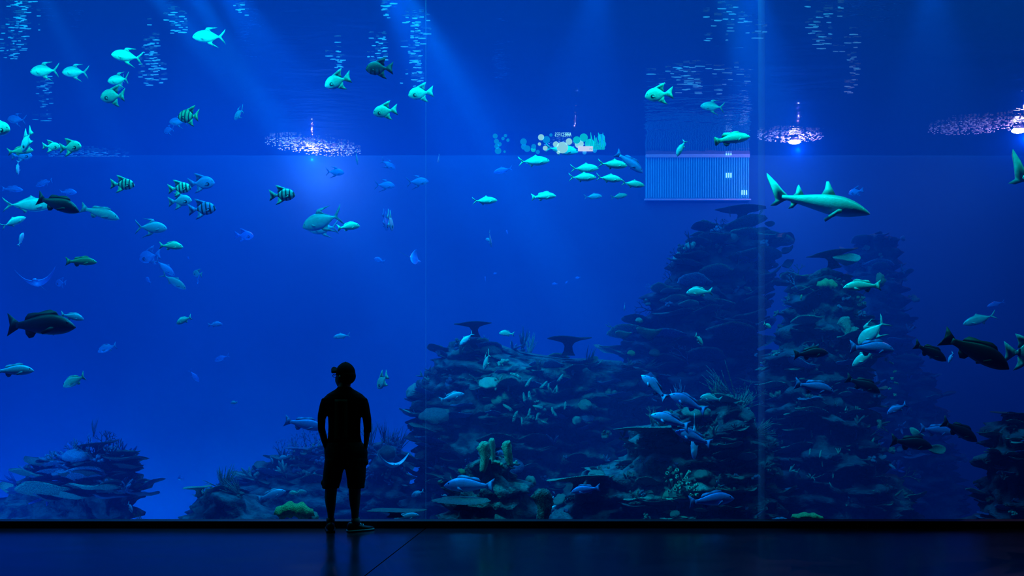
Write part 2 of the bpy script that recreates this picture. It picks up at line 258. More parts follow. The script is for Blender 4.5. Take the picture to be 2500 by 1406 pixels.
FISH = [
 # species, colour, head px, tail px, distance, yaw, label, bend
 ('pompano','cyan',472,90,549,88,10.0,-8,'cyan silver pompano with trailing fins, highest fish in the tank',0),
 ('pompano','cyan',275,133,346,141,10.1,-10,'pompano with bright back beside the ripple streaks, second highest fish',0),
 ('pompano','silver',72,172,146,173,10.6,5,'pale pompano leading the row of two under the corner ripples',0),
 ('pompano','silver',150,173,218,178,10.8,5,'pale pompano following close behind another one under the corner ripples',0),
 ('pompano','silver',260,194,322,196,10.5,10,'pale pompano directly above the dark-bellied spadefish',.6),
 ('pompano','pale',279,213,311,198,11.0,45,'small pompano tucked under another pompano, diving towards the spadefish',0),
 ('spadefish','teal',242,234,313,237,9.9,10,'teal spadefish with dark belly and hanging fin below three pompanos',.5),
 ('pompano','blue',15,288,66,295,12.8,10,'faint blue pompano near the left edge above a cropped spadefish',0),
 ('spadefish','cyan',28,317,-42,310,9.7,-8,'cyan spadefish cut off by the left edge of the glass',0),
 ('spadefish','white',46,366,86,320,10.2,25,'white-lit spadefish swimming steeply downward at the left edge',0),
 ('grunt','green',76,362,24,374,10.4,20,'green-tailed fish behind the steeply diving white spadefish',0),
 ('spadefish','blue',73,376,32,384,11.2,25,'dim blue spadefish with black spot under the green-tailed fish',0),
 ('spadefish','cyan',146,357,105,358,10.3,10,'bright cyan spadefish trailing in the pair over the pale surface patch',0),
 ('spadefish','cyan',201,357,143,361,10.0,-8,'bright cyan spadefish leading the pair over the pale surface patch',0),
 ('spadefish','striped_green',431,281,495,288,9.9,15,'green barred spadefish swimming left over two faint pompanos',.7),
 ('pompano','blue',411,295,461,299,11.6,10,'blue pompano half hidden behind the green barred spadefish',0),
 ('pompano','blue',395,317,430,318,12.8,35,'dim round pompano lowest of the three near the green barred spadefish',0),
 ('pompano','pale',566,284,600,272,11.2,45,'pompano turning away alone with white glint on its back',0),
 ('grunt','pale',43,427,44,392,10.8,0,'slender pale fish pointing straight down near the left edge',0),
 ('snapper','blue',54,462,6,462,14.0,10,'faint blue fish behind the rest at the left edge, above the silver jack',0),
 ('snapper','blue',84,452,130,442,14.0,10,'faint blue fish facing left above the big dark snapper',0),
 ('grunt','blue',186,468,147,470,14.2,10,'faint oval fish just above the back of the big dark snapper',0),
 ('jack','silver',125,497,15,503,11.0,15,'large silver jack half hidden behind the dark snapper',0),
 ('snapper','dark',198,516,82,480,9.6,-6,'big navy snapper diving right over a silver jack at left',.3),
 ('spadefish','striped_cyan',327,450,271,450,10.0,8,'cyan barred spadefish alone to the right of the big navy snapper',0),
 ('spadefish','striped_cyan',465,456,412,463,10.1,10,'cyan spadefish top left in the cluster of four',0),
 ('spadefish','blue',523,444,460,450,10.7,8,'blue spadefish top right in the cluster of four',0),
 ('spadefish','pale',467,487,412,494,10.5,8,'pale spadefish lower left in the cluster of four',0),
 ('spadefish','striped_blue',525,506,462,514,10.3,12,'blue barred spadefish lower right in the cluster of four',0),
 ('snapper','teal',289,532,200,508,11.3,8,'teal snapper just in front of the nose of the navy one',0),
 ('jack','white',54,527,11,557,10.3,30,'brilliant white fish darting upward at the left edge',0),
 ('grunt','pale',52,566,50,604,10.9,25,'pale fish seen end-on under the brilliant white one',0),
 ('pompano','pale',406,555,332,555,10.9,8,'pale blue pompano with bright highlights under the cluster of spadefish',0),
 ('grunt','cyan',446,601,390,600,10.2,8,'plain cyan fish in open water beneath the pale blue pompano',0),
 ('snapper','green',234,638,163,639,10.0,10,'dark green snapper above the ray at left',0),
 ('spadefish','blue',132,690,165,692,14.5,20,'ghostly round fish just right of the left ray',0),
 ('spadefish','blue',336,630,396,622,13.6,15,'ghostly spadefish at the top of the falling line of three',0),
 ('jack','blue',424,672,380,633,12.4,10,'blue fish diving right in the middle of the falling line',0),
 ('jack','teal',452,705,396,668,12.6,10,'dull teal fish lowest of the falling line',0),
 ('grunt','blue',352,676,372,693,14.0,30,'tiny faint fish left of the falling line',0),
 ('spadefish','teal',468,665,497,672,13.2,30,'dim spadefish above another dim one, right of the falling line',0),
 ('grunt','blue',476,690,492,672,13.2,50,'small dim fish directly under a dim spadefish',0),
 ('spadefish','blue',618,575,574,575,16.2,10,'barely visible ghost spadefish in the open blue water',0),
 ('grunt','blue',456,626,464,634,15.5,30,'tiny speck-like fish above the dim spadefish pair',0),
 ('snapper','dark',190,795,6,792,9.7,-6,'largest grey-blue snapper with black tail at left',.2),
 ('grunt','pale',201,778,152,768,10.4,20,'pale fish peeking over the head of the largest snapper',0),
 ('grunt','blue',236,857,287,843,11.4,10,'medium blue fish facing left below the largest snapper',0),
 ('grunt','silver',150,942,216,917,10.6,10,'bright pale fish facing down left, lowest at left',.5),
 ('snapper','pale',79,903,-10,906,10.1,10,'pale snapper entering at the left edge beneath the largest snapper',0),
 ('grunt','white',428,789,470,774,10.6,15,'small white-backed fish alone in the middle left water',0),
 ('grunt','blue',541,790,510,794,11.9,25,'small blue fish with spread tail right of the white-backed one',0),
 ('jack','blue',522,880,562,867,14.5,10,'faint slim fish facing left, left of the man\'s cap',0),
 ('jack','blue',485,932,463,902,15.0,10,'faint slim fish pointing down right, left of the man',0),
 ('grunt','pale',561,984,582,982,11.5,30,'small bright fish level with the man\'s shoulders',0),
 ('grunt','blue',430,1168,453,1166,13.0,45,'round blue fish hovering over the low reef at left',0),
 ('grunt','pale',317,1252,319,1226,11.0,45,'small pale fish upright beside the left reef',0),
 ('spadefish','teal',791,206,858,190,9.7,12,'dim grey-blue spadefish with dark tail, left of the darkest one',0),
 ('spadefish','striped_dark',892,166,961,168,9.6,6,'darkest barred spadefish with blue belly patch near the top',0),
 ('spadefish','cyan',996,230,1059,225,9.9,8,'brilliant cyan spadefish upper right of a bright pair',0),
 ('spadefish','cyan',910,274,971,269,9.9,8,'brilliant cyan spadefish lower left of a bright pair',0),
 ('spadefish','striped_teal',720,474,658,478,9.8,6,'teal spadefish with black bars and black fins in mid water',0),
 ('grunt','pale',872,400,870,370,12.0,30,'pale fish hanging vertically at the end of the white glitter',0),
 ('pompano','blue',840,420,796,420,12.9,8,'outlined blue pompano below the white surface glitter',0),
 ('pompano','blue',965,410,931,393,13.2,25,'small blue pompano with long tail tilted downward',0),
 ('grunt','pale',1069,396,1073,378,12.6,30,'tiny pale fish pointing down beside the lower pompanos',0),
 ('pompano','blue',964,452,915,452,12.8,8,'thin-tailed blue pompano, left of two at the same height',0),
 ('pompano','blue',1046,441,993,446,12.6,8,'rounder blue pompano, right of two at the same height',0),
 ('jack','cyan',1214,488,1153,492,10.0,8,'bright cyan jack alone left of the school',0),
 ('pompano','teal',736,550,838,526,11.0,10,'largest outlined permit-shaped pompano facing left in mid water',0),
 ('pompano','pale',752,558,828,555,11.4,10,'second large pompano under the largest outlined one',0),
 ('grunt','cyan',878,549,824,558,10.0,10,'bright cyan fish crossing the tails of two large pompanos',0),
 ('spadefish','blue',943,558,938,522,12.2,50,'blue fish seen end-on beside a white-sided one',0),
 ('spadefish','white',955,556,950,526,11.6,60,'narrow end-on fish with one white side',0),
 ('grunt','pale',1185,582,1200,590,12.2,40,'round pale fish of a tight pair right of centre',0),
 ('jack','pale',1199,602,1195,565,12.0,30,'upright narrow fish of a tight pair right of centre',0),
 ('grunt','blue',912,630,940,640,14.0,20,'faint fish left of the cross-shaped one',0),
 ('grunt','blue',1184,674,1186,688,15.0,30,'tiny faint fish, lower left of two specks in open water',0),
 ('grunt','blue',1204,668,1214,667,15.0,30,'tiny faint fish, upper right of two specks in open water',0),
 ('jack','blue',1205,420,1252,411,15.5,8,'very faint slim fish under the narrow disc reflection',0),
 ('grunt','blue',1236,561,1240,572,15.6,30,'faint speck of a fish far out above the middle reef',0),
 ('jack','pale',813,823,856,818,12.4,8,'pale blue jack swimming left just above the man\'s cap',0),
 ('spadefish','teal',918,946,950,914,10.8,40,'large round spadefish right of the man\'s head',0),
 ('snapper','pale',1133,960,1074,978,10.9,8,'pale blue snapper rising past the left slope of the middle reef',0),
 ('snapper','blue',790,1045,696,1026,10.8,8,'blue snapper swimming behind the man\'s elbow',0),
 ('jack','pale',1122,842,1156,812,11.6,10,'slim pale fish diving at the top of the middle reef',0),
 ('grunt','teal',1218,812,1256,816,11.6,12,'dull fish near the left table coral on the middle reef',0),
 ('pompano','silver',1180,900,1196,862,10.8,45,'silver fish coming head-on down the middle reef',0),
 ('grunt','pale',665,1132,661,1113,12.0,30,'small upright fish above the low reef left of the man',0),
 ('grunt','pale',680,1119,705,1113,12.2,15,'small pale fish swimming left above the low reef',0),
 ('snapper','pale',696,1198,630,1218,11.6,10,'dim pale snapper low beside the man\'s knee',0),
 ('grunt','teal',748,1200,712,1206,11.9,10,'dim round fish behind the small bright oval one',0),
 ('grunt','cyan',704,1204,732,1202,11.0,15,'small bright oval fish low beside the man\'s shorts',0),
 ('grunt','pale',1003,1212,1036,1198,11.0,15,'pale fish facing down left at the foot of the middle reef',0),
 ('snapper','blue',1083,1184,1208,1186,9.9,6,'long blue snapper gliding left over the front coral plate',0),
 ('grunt','pale',1092,1211,1077,1209,10.2,20,'tiny bright fish under the long blue snapper',0),
 ('snapper','pale',1023,1257,960,1268,10.2,8,'pale blue snapper low behind the flat coral slab',0),
 ('spadefish','cyan',1575,233,1643,228,9.8,8,'cyan spadefish with black spot over the ribbed panel\'s reflection',0),
 ('pompano','teal',1711,256,1768,264,11.0,8,'teal pompano over the ribbed panel\'s reflection',0),
 ('jack','cyan',1342,391,1265,396,10.0,6,'cyan jack swimming right at the left end of the school',0),
 ('jack','cyan',1462,409,1392,413,10.2,8,'cyan jack top left in the tight school',0),
 ('jack','cyan',1532,403,1460,399,9.9,8,'brightest cyan jack at the top of the school, nose at the blue snapper',.3),
 ('jack','cyan',1456,432,1388,434,10.0,6,'cyan jack lower left in the tight school',0),
 ('jack','cyan',1519,438,1455,433,10.1,6,'cyan jack lower middle in the tight school',0),
 ('jack','silver',1574,452,1516,446,10.2,6,'silver jack at the lower right tip of the school',0),
 ('snapper','blue',1571,419,1503,374,10.6,8,'dark blue snapper diving right at the head of the school',0),
 ('snapper','cyan',1358,476,1297,483,10.0,8,'bright cyan snapper with green tail below the school',0),
 ('jack','pale',1471,478,1425,482,11.7,8,'faded jack below the school, left of two',0),
 ('jack','teal',1532,475,1490,483,11.4,8,'faded green-backed jack below the school, right of two',0),
 ('grunt','white',1653,380,1672,344,10.0,15,'gleaming pale fish pointing down in front of the ribbed panel',0),
 ('grouper','green',1832,329,1743,347,9.8,6,'green-brown grouper crossing the right edge of the ribbed panel',0),
 ('jack','white',1412,369,1330,362,10.6,8,'bright jack passing in front of the lit mural',0),
 ('grunt','blue',1348,692,1362,694,15.3,30,'faint fish speck, leftmost of three over the middle reef',0),
 ('grunt','blue',1380,692,1387,686,15.3,30,'faint fish speck, middle of three over the middle reef',0),
 ('grunt','blue',1404,678,1417,678,15.3,30,'faint fish speck, highest of three over the middle reef',0),
 ('grunt','silver',1676,713,1739,712,10.6,8,'pale fish swimming left across the tall dark reef tower',0),
 ('grunt','pale',1525,758,1525,740,11.4,30,'small pale fish end-on above the reef saddle',0),
 ('grunt','cyan',1719,842,1695,818,10.2,35,'small cyan fish with spread fins before the dark tower',0),
 ('snapper','blue',1568,914,1626,974,9.8,6,'vivid blue snapper rising steeply, highest of the blue group',.3),
 ('snapper','blue',1636,961,1723,1004,9.9,6,'vivid blue snapper second in the blue group',0),
 ('snapper','blue',1590,1011,1682,1042,9.8,6,'vivid blue snapper facing left, third in the blue group',0),
 ('snapper','blue',1650,1051,1736,1084,9.8,6,'vivid blue snapper lowest in the blue group',0),
 ('grunt','teal',1710,968,1762,976,10.6,10,'dull teal fish behind the blue group',0),
 ('grunt','cyan',1886,800,1862,790,10.2,30,'small cyan fish beside the glass seam',0),
 ('snapper','blue',1794,1215,1680,1226,9.6,6,'large vivid blue snapper swimming right low before the tube sponges',0),
 ('grunt','pale',1352,1212,1345,1232,10.0,35,'pale blue fish beside the front sponge column',0),
 ('jack','pale',1358,1234,1330,1262,10.1,10,'slim pale fish slanting down by the front sponge column',0),
 ('snapper','blue',1395,1200,1465,1190,9.9,8,'shadowed blue snapper under the tilted coral plate',0),
 ('spadefish','blue',2076,470,2105,466,14.0,35,'ghostly round fish above the nose of the shark',0),
 ('snapper','cyan',2060,700,2149,697,9.8,6,'bright cyan snapper swimming left at the top of the right reef',0),
 ('snapper','dark',2024,859,1936,866,9.7,6,'dark snapper with pale belly, right of the glass seam',0),
 ('snapper','blue',2186,852,2072,848,9.9,6,'blue snapper crossing in front of two pale fish',0),
 ('pompano','teal',2100,838,2158,782,10.6,20,'pale teal fish with upright tail behind the crossing blue snapper',0),
 ('jack','cyan',2086,893,2142,845,10.2,20,'bright cyan fish diving left under the crossing blue snapper',0),
 ('snapper','blue',2039,956,1938,936,9.7,6,'clear-scaled blue snapper swimming right in front of the right reef',0),
 ('snapper','dark',2152,957,2066,922,9.8,6,'dark-backed snapper diving right on the right reef',.3),
 ('snapper','black',2314,879,2230,840,9.7,6,'black snapper with pale belly, middle sized, left of the biggest black one',0),
 ('grunt','pale',2320,886,2322,860,10.2,35,'small pale blue fish at the nose of the middle sized black snapper',0),
 ('snapper','black',2462,897,2306,820,9.4,-4,'biggest black snapper diving to the right',.2),
 ('spadefish','striped_teal',2560,862,2446,860,9.7,8,'barred fish cut off by the right edge',0),
 ('jack','teal',2354,791,2430,768,11.4,8,'dim teal jack swimming left above the black snapper',0),
 ('jack','blue',2412,748,2452,736,14.5,10,'very faint fish far behind the dim teal jack',0),
 ('grunt','blue',2167,1010,2212,986,10.2,10,'blue fish facing down left below the right reef\'s coral knobs',0),
 ('snapper','dark',2390,1076,2297,1028,9.7,6,'dark snapper diving right, low at the right',0),
 ('snapper','blue',2330,1056,2243,1046,10.6,8,'blue fish half behind the low dark snapper',0),
 ('snapper','dark',2280,1090,2172,1074,9.8,6,'navy snapper with blue belly, lowest left of the low right group',0),
 ('shark','shark',2119,519,1866,470,9.8,-6,'grey-green shark with dark fin tips swimming right',0),
 ('shark','shark',2700,520,2458,410,10.0,-6,'second shark, only its tail inside the right edge',0),
 ('shark','pale',1688,1118,1702,1020,10.0,-30,'small pale shark seen from the front between the blue snappers',0),
]
for f in FISH:
    sp, pal, hx, hy, tx, ty, Y, yaw, lab, bend = f
    fish(sp, pal, hx, hy, tx, ty, Y, yaw, lab, bend)

# ------------------------------------------------------------------ rays
def ray(cx, cy, Y, span, yaw, roll, pitch, label, pal='pale', curl=.28):
    m = fish_mat(f'ray {pal} skin', *PAL[pal], 0, .2); fm = mat('ray tail skin', (.1, .2, .4))
    mb = MB(); n = 26; R = []
    for i in range(n+1):
        v = -1+2*i/n; a = abs(v)
        ch = .52*(1-a)**.75+.02; x0 = .16-.30*a                      # leading edge sweeps back
        th = .075*(1-a)**1.1+.006; zc = curl*a**2.2
        R.append([Vector((x0-ch*.5+ch*.5*math.cos(t), v*.5, zc+th*math.sin(t)*(1-.25*math.cos(t)))) for t in [2*PI*k/12 for k in range(12)]])
    mb.rings(R)
    mb.ball((.14, 0, .01), .09, seg=12, nr=8, sc=(1.1, .85, .6))
    M = Matrix.Translation(wp(cx, cy, Y)) @ Matrix.Rotation(math.radians(yaw), 4, 'Z') @ Matrix.Rotation(math.radians(pitch), 4, 'Y') @ Matrix.Rotation(math.radians(roll), 4, 'X') @ Matrix.Scale(span, 4)
    root = empty('ray', M); tag(root, label, 'ray')
    link('body', mb.mesh('ray_body', m), root)
    t = MB(); t.tube([(-.33, 0, 0), (-.5, .01, .01), (-.75, .03, .0), (-1.0, .08, -.03)], [.018, .012, .007, .003], 6); link('tail', t.mesh('ray_tail', fm), root)
    for s in (-1, 1):
        e = MB(); e.ball((.19, s*.06, .035), .014, 6, 5); link('eye', e.mesh('ray_eye', mat('fish eye', (0, 0, 0))), root)
    return root
ray(88, 688, 12.6, .56, -70, 8, -6, 'blue ray with both wings curled up at left', 'blue', .42)
ray(962, 1136, 10.8, .44, -62, -6, -4, 'pale ray with raised wing tip beside the man\'s shorts', 'pale', .4)
ray(1017, 636, 13.6, .34, 30, 60, 20, 'faint cross-shaped ray banking in the distance', 'blue', .2)

# ------------------------------------------------------------------ setting: hall, glass, tank
def shell(name, a, b, m, label):
    mb = MB(); mb.box(a, b); me = mb.mesh(name, m, False); return struct(name, me, label)
XL, XR = -13.0, 13.5
# polished dark hall floor
fm, nt, b_, out_ = nodes('polished dark concrete'); N = nt.nodes; L = nt.links
tc = N.new('ShaderNodeTexCoord'); n1 = N.new('ShaderNodeTexNoise'); n1.inputs['Scale'].default_value = 1.3; n1.inputs['Detail'].default_value = 6
mp = N.new('ShaderNodeMapping'); mp.inputs['Scale'].default_value = (1, 2.2, 1); L.new(tc.outputs['Object'], mp.inputs[0]); L.new(mp.outputs[0], n1.inputs['Vector'])
r1 = N.new('ShaderNodeMapRange'); r1.inputs['To Min'].default_value = .12; r1.inputs['To Max'].default_value = .30; L.new(n1.outputs['Fac'], r1.inputs['Value'])
L.new(r1.outputs['Result'], b_.inputs['Roughness'])
b_.inputs['Base Color'].default_value = (.008, .009, .02, 1); b_.inputs['Specular IOR Level'].default_value = .34
bp = N.new('ShaderNodeBump'); bp.inputs['Strength'].default_value = .12; bp.inputs['Distance'].default_value = .01; L.new(n1.outputs['Fac'], bp.inputs['Height']); L.new(bp.outputs['Normal'], b_.inputs['Normal'])
CURBY = 8.70
# floor slabs left and right of the expansion joint that runs towards the camera
j0 = Vector((wp(1040, 1290, 8.70).x, CURBY, 0)); j1y = HC*F/(1406-HY); j1 = Vector(((890-CX)/F*j1y, j1y, 0)); jd = (j1-j0)/(j0.y-j1.y)
jend = j0+jd*(j0.y+3.0)
def slabmesh(pts, top, bot, m, name):
    mb = MB(); n = len(pts); mb.add([(p[0], p[1], top) for p in pts]+[(p[0], p[1], bot) for p in pts], [tuple(range(n)), tuple(range(2*n-1, n-1, -1))]+[(i, (i+1) % n, n+(i+1) % n, n+i) for i in range(n)])
    return mb.mesh(name, m, False)
g = .006
struct('floor', slabmesh([(XL, CURBY), (j0.x-g, CURBY), (jend.x-g, -3), (XL, -3)], 0, -.2, fm, 'floor'), 'polished dark floor slab on the man\'s side of the joint')
struct('floor', slabmesh([(j0.x+g, CURBY), (XR, CURBY), (XR, -3), (jend.x+g, -3)], 0, -.2, fm, 'floor'), 'polished dark floor slab right of the joint')
blackm = mat('black rubber', (.006, .007, .01), rough=.8)
shell('trim_1', (j0.x-4, -3, -.22), (j0.x+4, CURBY, -.02), blackm, 'dark filler in the floor joint')
curbm = mat('dark painted curb', (.01, .012, .02), rough=.45, col2=(.014, .016, .03), scale=5)
shell('baseboard_front', (XL, CURBY, -.2), (XR, 8.84, .072), curbm, 'low black curb under the tank glass')
hallm = mat('dark hall plaster', (.02, .02, .025), rough=.9, bump=.3)
shell('wall_front', (XL, 8.70, 5.95), (XR, 8.90, 8.6), hallm, 'dark wall above the tank glass')
shell('wall_left', (XL-.3, -3, -.2), (XL, 8.9, 8.6), hallm, 'dark left hall wall')
shell('wall_right', (XR, -3, -.2), (XR+.3, 8.9, 8.6), hallm, 'dark right hall wall')
shell('wall_back', (XL-.3, -3.3, -.2), (XR+.3, -3, 8.6), hallm, 'dark back hall wall')
shell('ceiling', (XL-.3, -3.3, 8.6), (XR+.3, 8.9, 8.8), hallm, 'dark hall ceiling')
# acrylic panes
gm = bpy.data.materials.new('clear acrylic'); gm.use_nodes = True; nt = gm.node_tree; nt.nodes.clear(); N = nt.nodes; L = nt.links
o_ = N.new('ShaderNodeOutputMaterial'); t_ = N.new('ShaderNodeBsdfTransparent'); g_ = N.new('ShaderNodeBsdfGlossy'); g_.inputs['Roughness'].default_value = 0.0
t_.inputs['Color'].default_value = (.985, .99, 1, 1); fr = N.new('ShaderNodeFresnel'); fr.inputs['IOR'].default_value = 1.25; mx = N.new('ShaderNodeMixShader')
L.new(fr.outputs[0], mx.inputs[0]); L.new(t_.outputs[0], mx.inputs[1]); L.new(g_.outputs[0], mx.inputs[2]); L.new(mx.outputs[0], o_.inputs['Surface'])
seams = [(XL), wp(1040, 0, GY).x, wp(1858, 0, GY).x, XR]
for i in range(3):
    mb = MB(); a, b = seams[i]+.002, seams[i+1]-.002
    mb.add([(a, GY, .04), (b, GY, .04), (b, GY, 5.96), (a, GY, 5.96)], [(0, 1, 2, 3)])
    struct(f'window_{i+1}', mb.mesh('window', gm, False), ['huge clear acrylic pane behind the man', 'huge clear acrylic pane in the middle, left of the pale seam', 'huge clear acrylic pane right of the pale seam'][i])
sm = bpy.data.materials.new('bonded seam'); sm.use_nodes = True; nt = sm.node_tree; N = nt.nodes; L = nt.links; pb = N['Principled BSDF']
s_t = N.new('ShaderNodeBsdfTranslucent'); s_t.inputs['Color'].default_value = (.8, .9, 1, 1)
t_ = N.new('ShaderNodeBsdfTransparent'); mx = N.new('ShaderNodeMixShader'); mx.inputs[0].default_value = .06
L.new(t_.outputs[0], mx.inputs[1]); L.new(s_t.outputs[0], mx.inputs[2]); L.new(mx.outputs[0], N['Material Output'].inputs['Surface'])
for i, (x, w) in enumerate([(seams[1], .004), (seams[2], .033)]):
    mb = MB(); mb.box((x-w, GY-.03, .04), (x+w, GY+.0, 5.96))
    struct(f'trim_{i+2}', mb.mesh('seam', sm, False), ['faint bonded seam between the left and middle panes', 'pale bonded seam between the middle and right panes'][i])
# tank walls and bed
tankm = mat('painted tank wall', (.001, .09, .20), rough=.8, col2=(.001, .11, .24), scale=.5)
bedm = mat('tank bed sand', (.02, .4, .45), rough=.9, bump=.5, bscale=6)
shell('tank_floor', (XL, 8.9, ZB-.2), (XR, FARY+.2, ZB), bedm, 'pale sandy bed of the tank')
shell('tank_wall_far', (XL, FARY, ZB), (XR, FARY+.2, 8.5), tankm, 'far blue wall of the tank')
shell('tank_wall_left', (XL-.2, 8.9, ZB), (XL, FARY, 8.5), tankm, 'left wall of the tank')
shell('tank_wall_right', (XR, 8.9, ZB), (XR+.2, FARY, 8.5), tankm, 'right wall of the tank')
# water: scattering and absorbing body with a rippled mirror-like surface seen from below
wm = bpy.data.materials.new('sea water'); wm.use_nodes = True; nt = wm.node_tree; nt.nodes.clear(); N = nt.nodes; L = nt.links
o_ = N.new('ShaderNodeOutputMaterial'); vs_ = N.new('ShaderNodeVolumeScatter'); va = N.new('ShaderNodeVolumeAbsorption'); ad = N.new('ShaderNodeAddShader')
vs_.inputs['Color'].default_value = (.0, .148, 1, 1); vs_.inputs['Density'].default_value = .075; vs_.inputs['Anisotropy'].default_value = .0
va.inputs['Color'].default_value = (.78, .74, .97, 1); va.inputs['Density'].default_value = .42
L.new(vs_.outputs[0], ad.inputs[0]); L.new(va.outputs[0], ad.inputs[1]); L.new(ad.outputs[0], o_.inputs['Volume'])
mb = MB(); mb.box((XL+.01, 8.92, ZB+.01), (XR-.01, FARY-.01, ZS+.06))
water = link('sea_water', mb.mesh('sea_water', wm, False)); tag(water, 'deep blue sea water filling the tank behind the glass', 'water', kind='stuff')
wsm = bpy.data.materials.new('water surface from below'); wsm.use_nodes = True; nt = wsm.node_tree; nt.nodes.clear(); N = nt.nodes; L = nt.links
o_ = N.new('ShaderNodeOutputMaterial'); t_ = N.new('ShaderNodeBsdfTransparent'); g_ = N.new('ShaderNodeBsdfGlossy'); g_.inputs['Roughness'].default_value = .02
g_.inputs['Color'].default_value = (.28, .28, .30, 1)
lw = N.new('ShaderNodeLayerWeight'); lw.inputs['Blend'].default_value = .5; cr = N.new('ShaderNodeMapRange'); cr.inputs['From Min'].default_value = .33; cr.inputs['From Max'].default_value = .45
mx = N.new('ShaderNodeMixShader'); L.new(lw.outputs['Facing'], cr.inputs['Value']); L.new(cr.outputs['Result'], mx.inputs[0]); L.new(t_.outputs[0], mx.inputs[1]); L.new(g_.outputs[0], mx.inputs[2]); L.new(mx.outputs[0], o_.inputs['Surface'])
tc = N.new('ShaderNodeTexCoord'); n1 = N.new('ShaderNodeTexNoise'); n1.inputs['Scale'].default_value = 5; n1.inputs['Detail'].default_value = 2.5
mp = N.new('ShaderNodeMapping'); mp.inputs['Scale'].default_value = (.6, 1.4, 1); L.new(tc.outputs['Object'], mp.inputs[0]); L.new(mp.outputs[0], n1.inputs['Vector'])
bp = N.new('ShaderNodeBump'); bp.inputs['Strength'].default_value = 1; bp.inputs['Distance'].default_value = .014; L.new(n1.outputs['Fac'], bp.inputs['Height']); L.new(bp.outputs['Normal'], g_.inputs['Normal'])
mb = MB(); nx, ny = 150, 90; x0, x1, y0, y1 = XL+.02, XR-.02, 8.93, FARY-.02
for j in range(ny+1):
    for i in range(nx+1):
        x = lerp(x0, x1, i/nx); y = lerp(y0, y1, j/ny)
        mb.v.append(Vector((x, y, ZS+.012*noise.noise(Vector((x*1.1, y*2.2, 3)))+.005*noise.noise(Vector((x*3, y*5, 9))))))
for j in range(ny):
    for i in range(nx):
        a = j*(nx+1)+i; mb.f.append((a, a+1, a+nx+2, a+nx+1))
link('water_surface', mb.mesh('water_surface', wsm), water)

# ribbed shutter panel on the far wall and the sign reflection with mirrored lettering, drawn on the pane
PY = FARY-.06
a = wp(1576, 486, PY); b = wp(1829, 300, PY)
root = empty('ribbed_panel', Matrix.Translation(((a.x+b.x)/2, PY, a.z))); tag(root, 'tall pale ribbed shutter on the far wall of the tank', 'shutter')
w2 = (b.x-a.x)/2; h = 7.6-a.z
ribm = mat('ribbed panel added glow', (.01, .5, .6), rough=.6, emit=(.0, .2, 1), estr=.12)  # glow added so the shutter shows through the haze
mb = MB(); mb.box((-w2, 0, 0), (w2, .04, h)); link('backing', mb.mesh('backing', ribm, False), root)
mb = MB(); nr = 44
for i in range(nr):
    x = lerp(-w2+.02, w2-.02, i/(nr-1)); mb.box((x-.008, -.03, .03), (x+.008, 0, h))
link('rib', mb.mesh('rib', mat('rib', (.01, .7, .8), rough=.5, emit=(.02, .26, 1), estr=.26), False), root)  # ribs carry a stronger added glow
mb = MB(); mb.box((-w2-.03, -.04, -.03), (w2+.03, .02, .0)); link('bottom_rail', mb.mesh('rail', mat('rail', (.4, .6, .8)), False), root)
mb = MB(); mb.box((-w2, -.05, .90), (w2, -.02, .97)); link('cross_rail', mb.mesh('rail', mat('rail', (.4, .6, .8)), False), root)
barm = mat('lit bars', (.5, .8, .9), emit=(.2, .7, 1), estr=3)
for cx_, cy_ in ((1779, 428), (1817, 470), (1779, 373)):
    for k in range(3):
        p = wp(cx_+5.5*(k-1), cy_, PY-.08); mb = MB(); mb.box((-.012, -.01, -.05), (.012, .01, .05))
        link('light_bar', mb.mesh('bar', barm, False), root, Matrix.Translation(p-root.location))
MY = GY-.02
root = empty('sign_reflection', Matrix.Translation(wp(1380, 374, MY))); tag(root, 'drawn reflection of discs and corals with mirrored word ARRECIFES on the glass', 'reflections')  # a sign's reflection in the glass, drawn as glowing shapes on the pane
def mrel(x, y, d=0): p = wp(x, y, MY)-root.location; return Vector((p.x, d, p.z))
film = bpy.data.materials.new('reflection film'); film.use_nodes = True; nt = film.node_tree; N = nt.nodes; t_ = N.new('ShaderNodeBsdfTransparent'); t_.inputs[0].default_value = (.9, .95, 1, 1); nt.links.new(t_.outputs[0], N['Material Output'].inputs['Surface'])
mb = MB(); a_ = mrel(1268, 375, .006); b_2 = mrel(1487, 320, .006); mb.add([a_, (b_2.x, .006, a_.z), b_2, (a_.x, .006, b_2.z)], [(0, 1, 2, 3)]); link('reflection_film', mb.mesh('film', film, False), root)
def disc(x, y, r, m, name='disc', d=0, seg=20):
    c = mrel(x, y, d); R = r/F*MY; mb = MB()
    mb.rings([[c+Vector((R*math.cos(2*PI*k/seg), q, R*math.sin(2*PI*k/seg))) for k in range(seg)] for q in (0, .002)])
    link(name, mb.mesh(name, m, False), root)
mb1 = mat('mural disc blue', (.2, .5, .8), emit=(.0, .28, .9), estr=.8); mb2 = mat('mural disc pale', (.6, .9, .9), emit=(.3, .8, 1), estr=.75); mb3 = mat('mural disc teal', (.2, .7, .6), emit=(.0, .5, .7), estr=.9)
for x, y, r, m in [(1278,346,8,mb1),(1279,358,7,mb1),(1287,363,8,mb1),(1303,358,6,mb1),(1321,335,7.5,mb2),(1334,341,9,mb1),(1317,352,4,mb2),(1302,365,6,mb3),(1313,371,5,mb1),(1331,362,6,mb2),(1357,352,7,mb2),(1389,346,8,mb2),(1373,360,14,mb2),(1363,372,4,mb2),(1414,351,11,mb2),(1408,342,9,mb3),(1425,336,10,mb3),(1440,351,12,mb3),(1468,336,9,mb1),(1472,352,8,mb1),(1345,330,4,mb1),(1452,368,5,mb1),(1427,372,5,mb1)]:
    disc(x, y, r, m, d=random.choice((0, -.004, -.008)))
mb = MB()
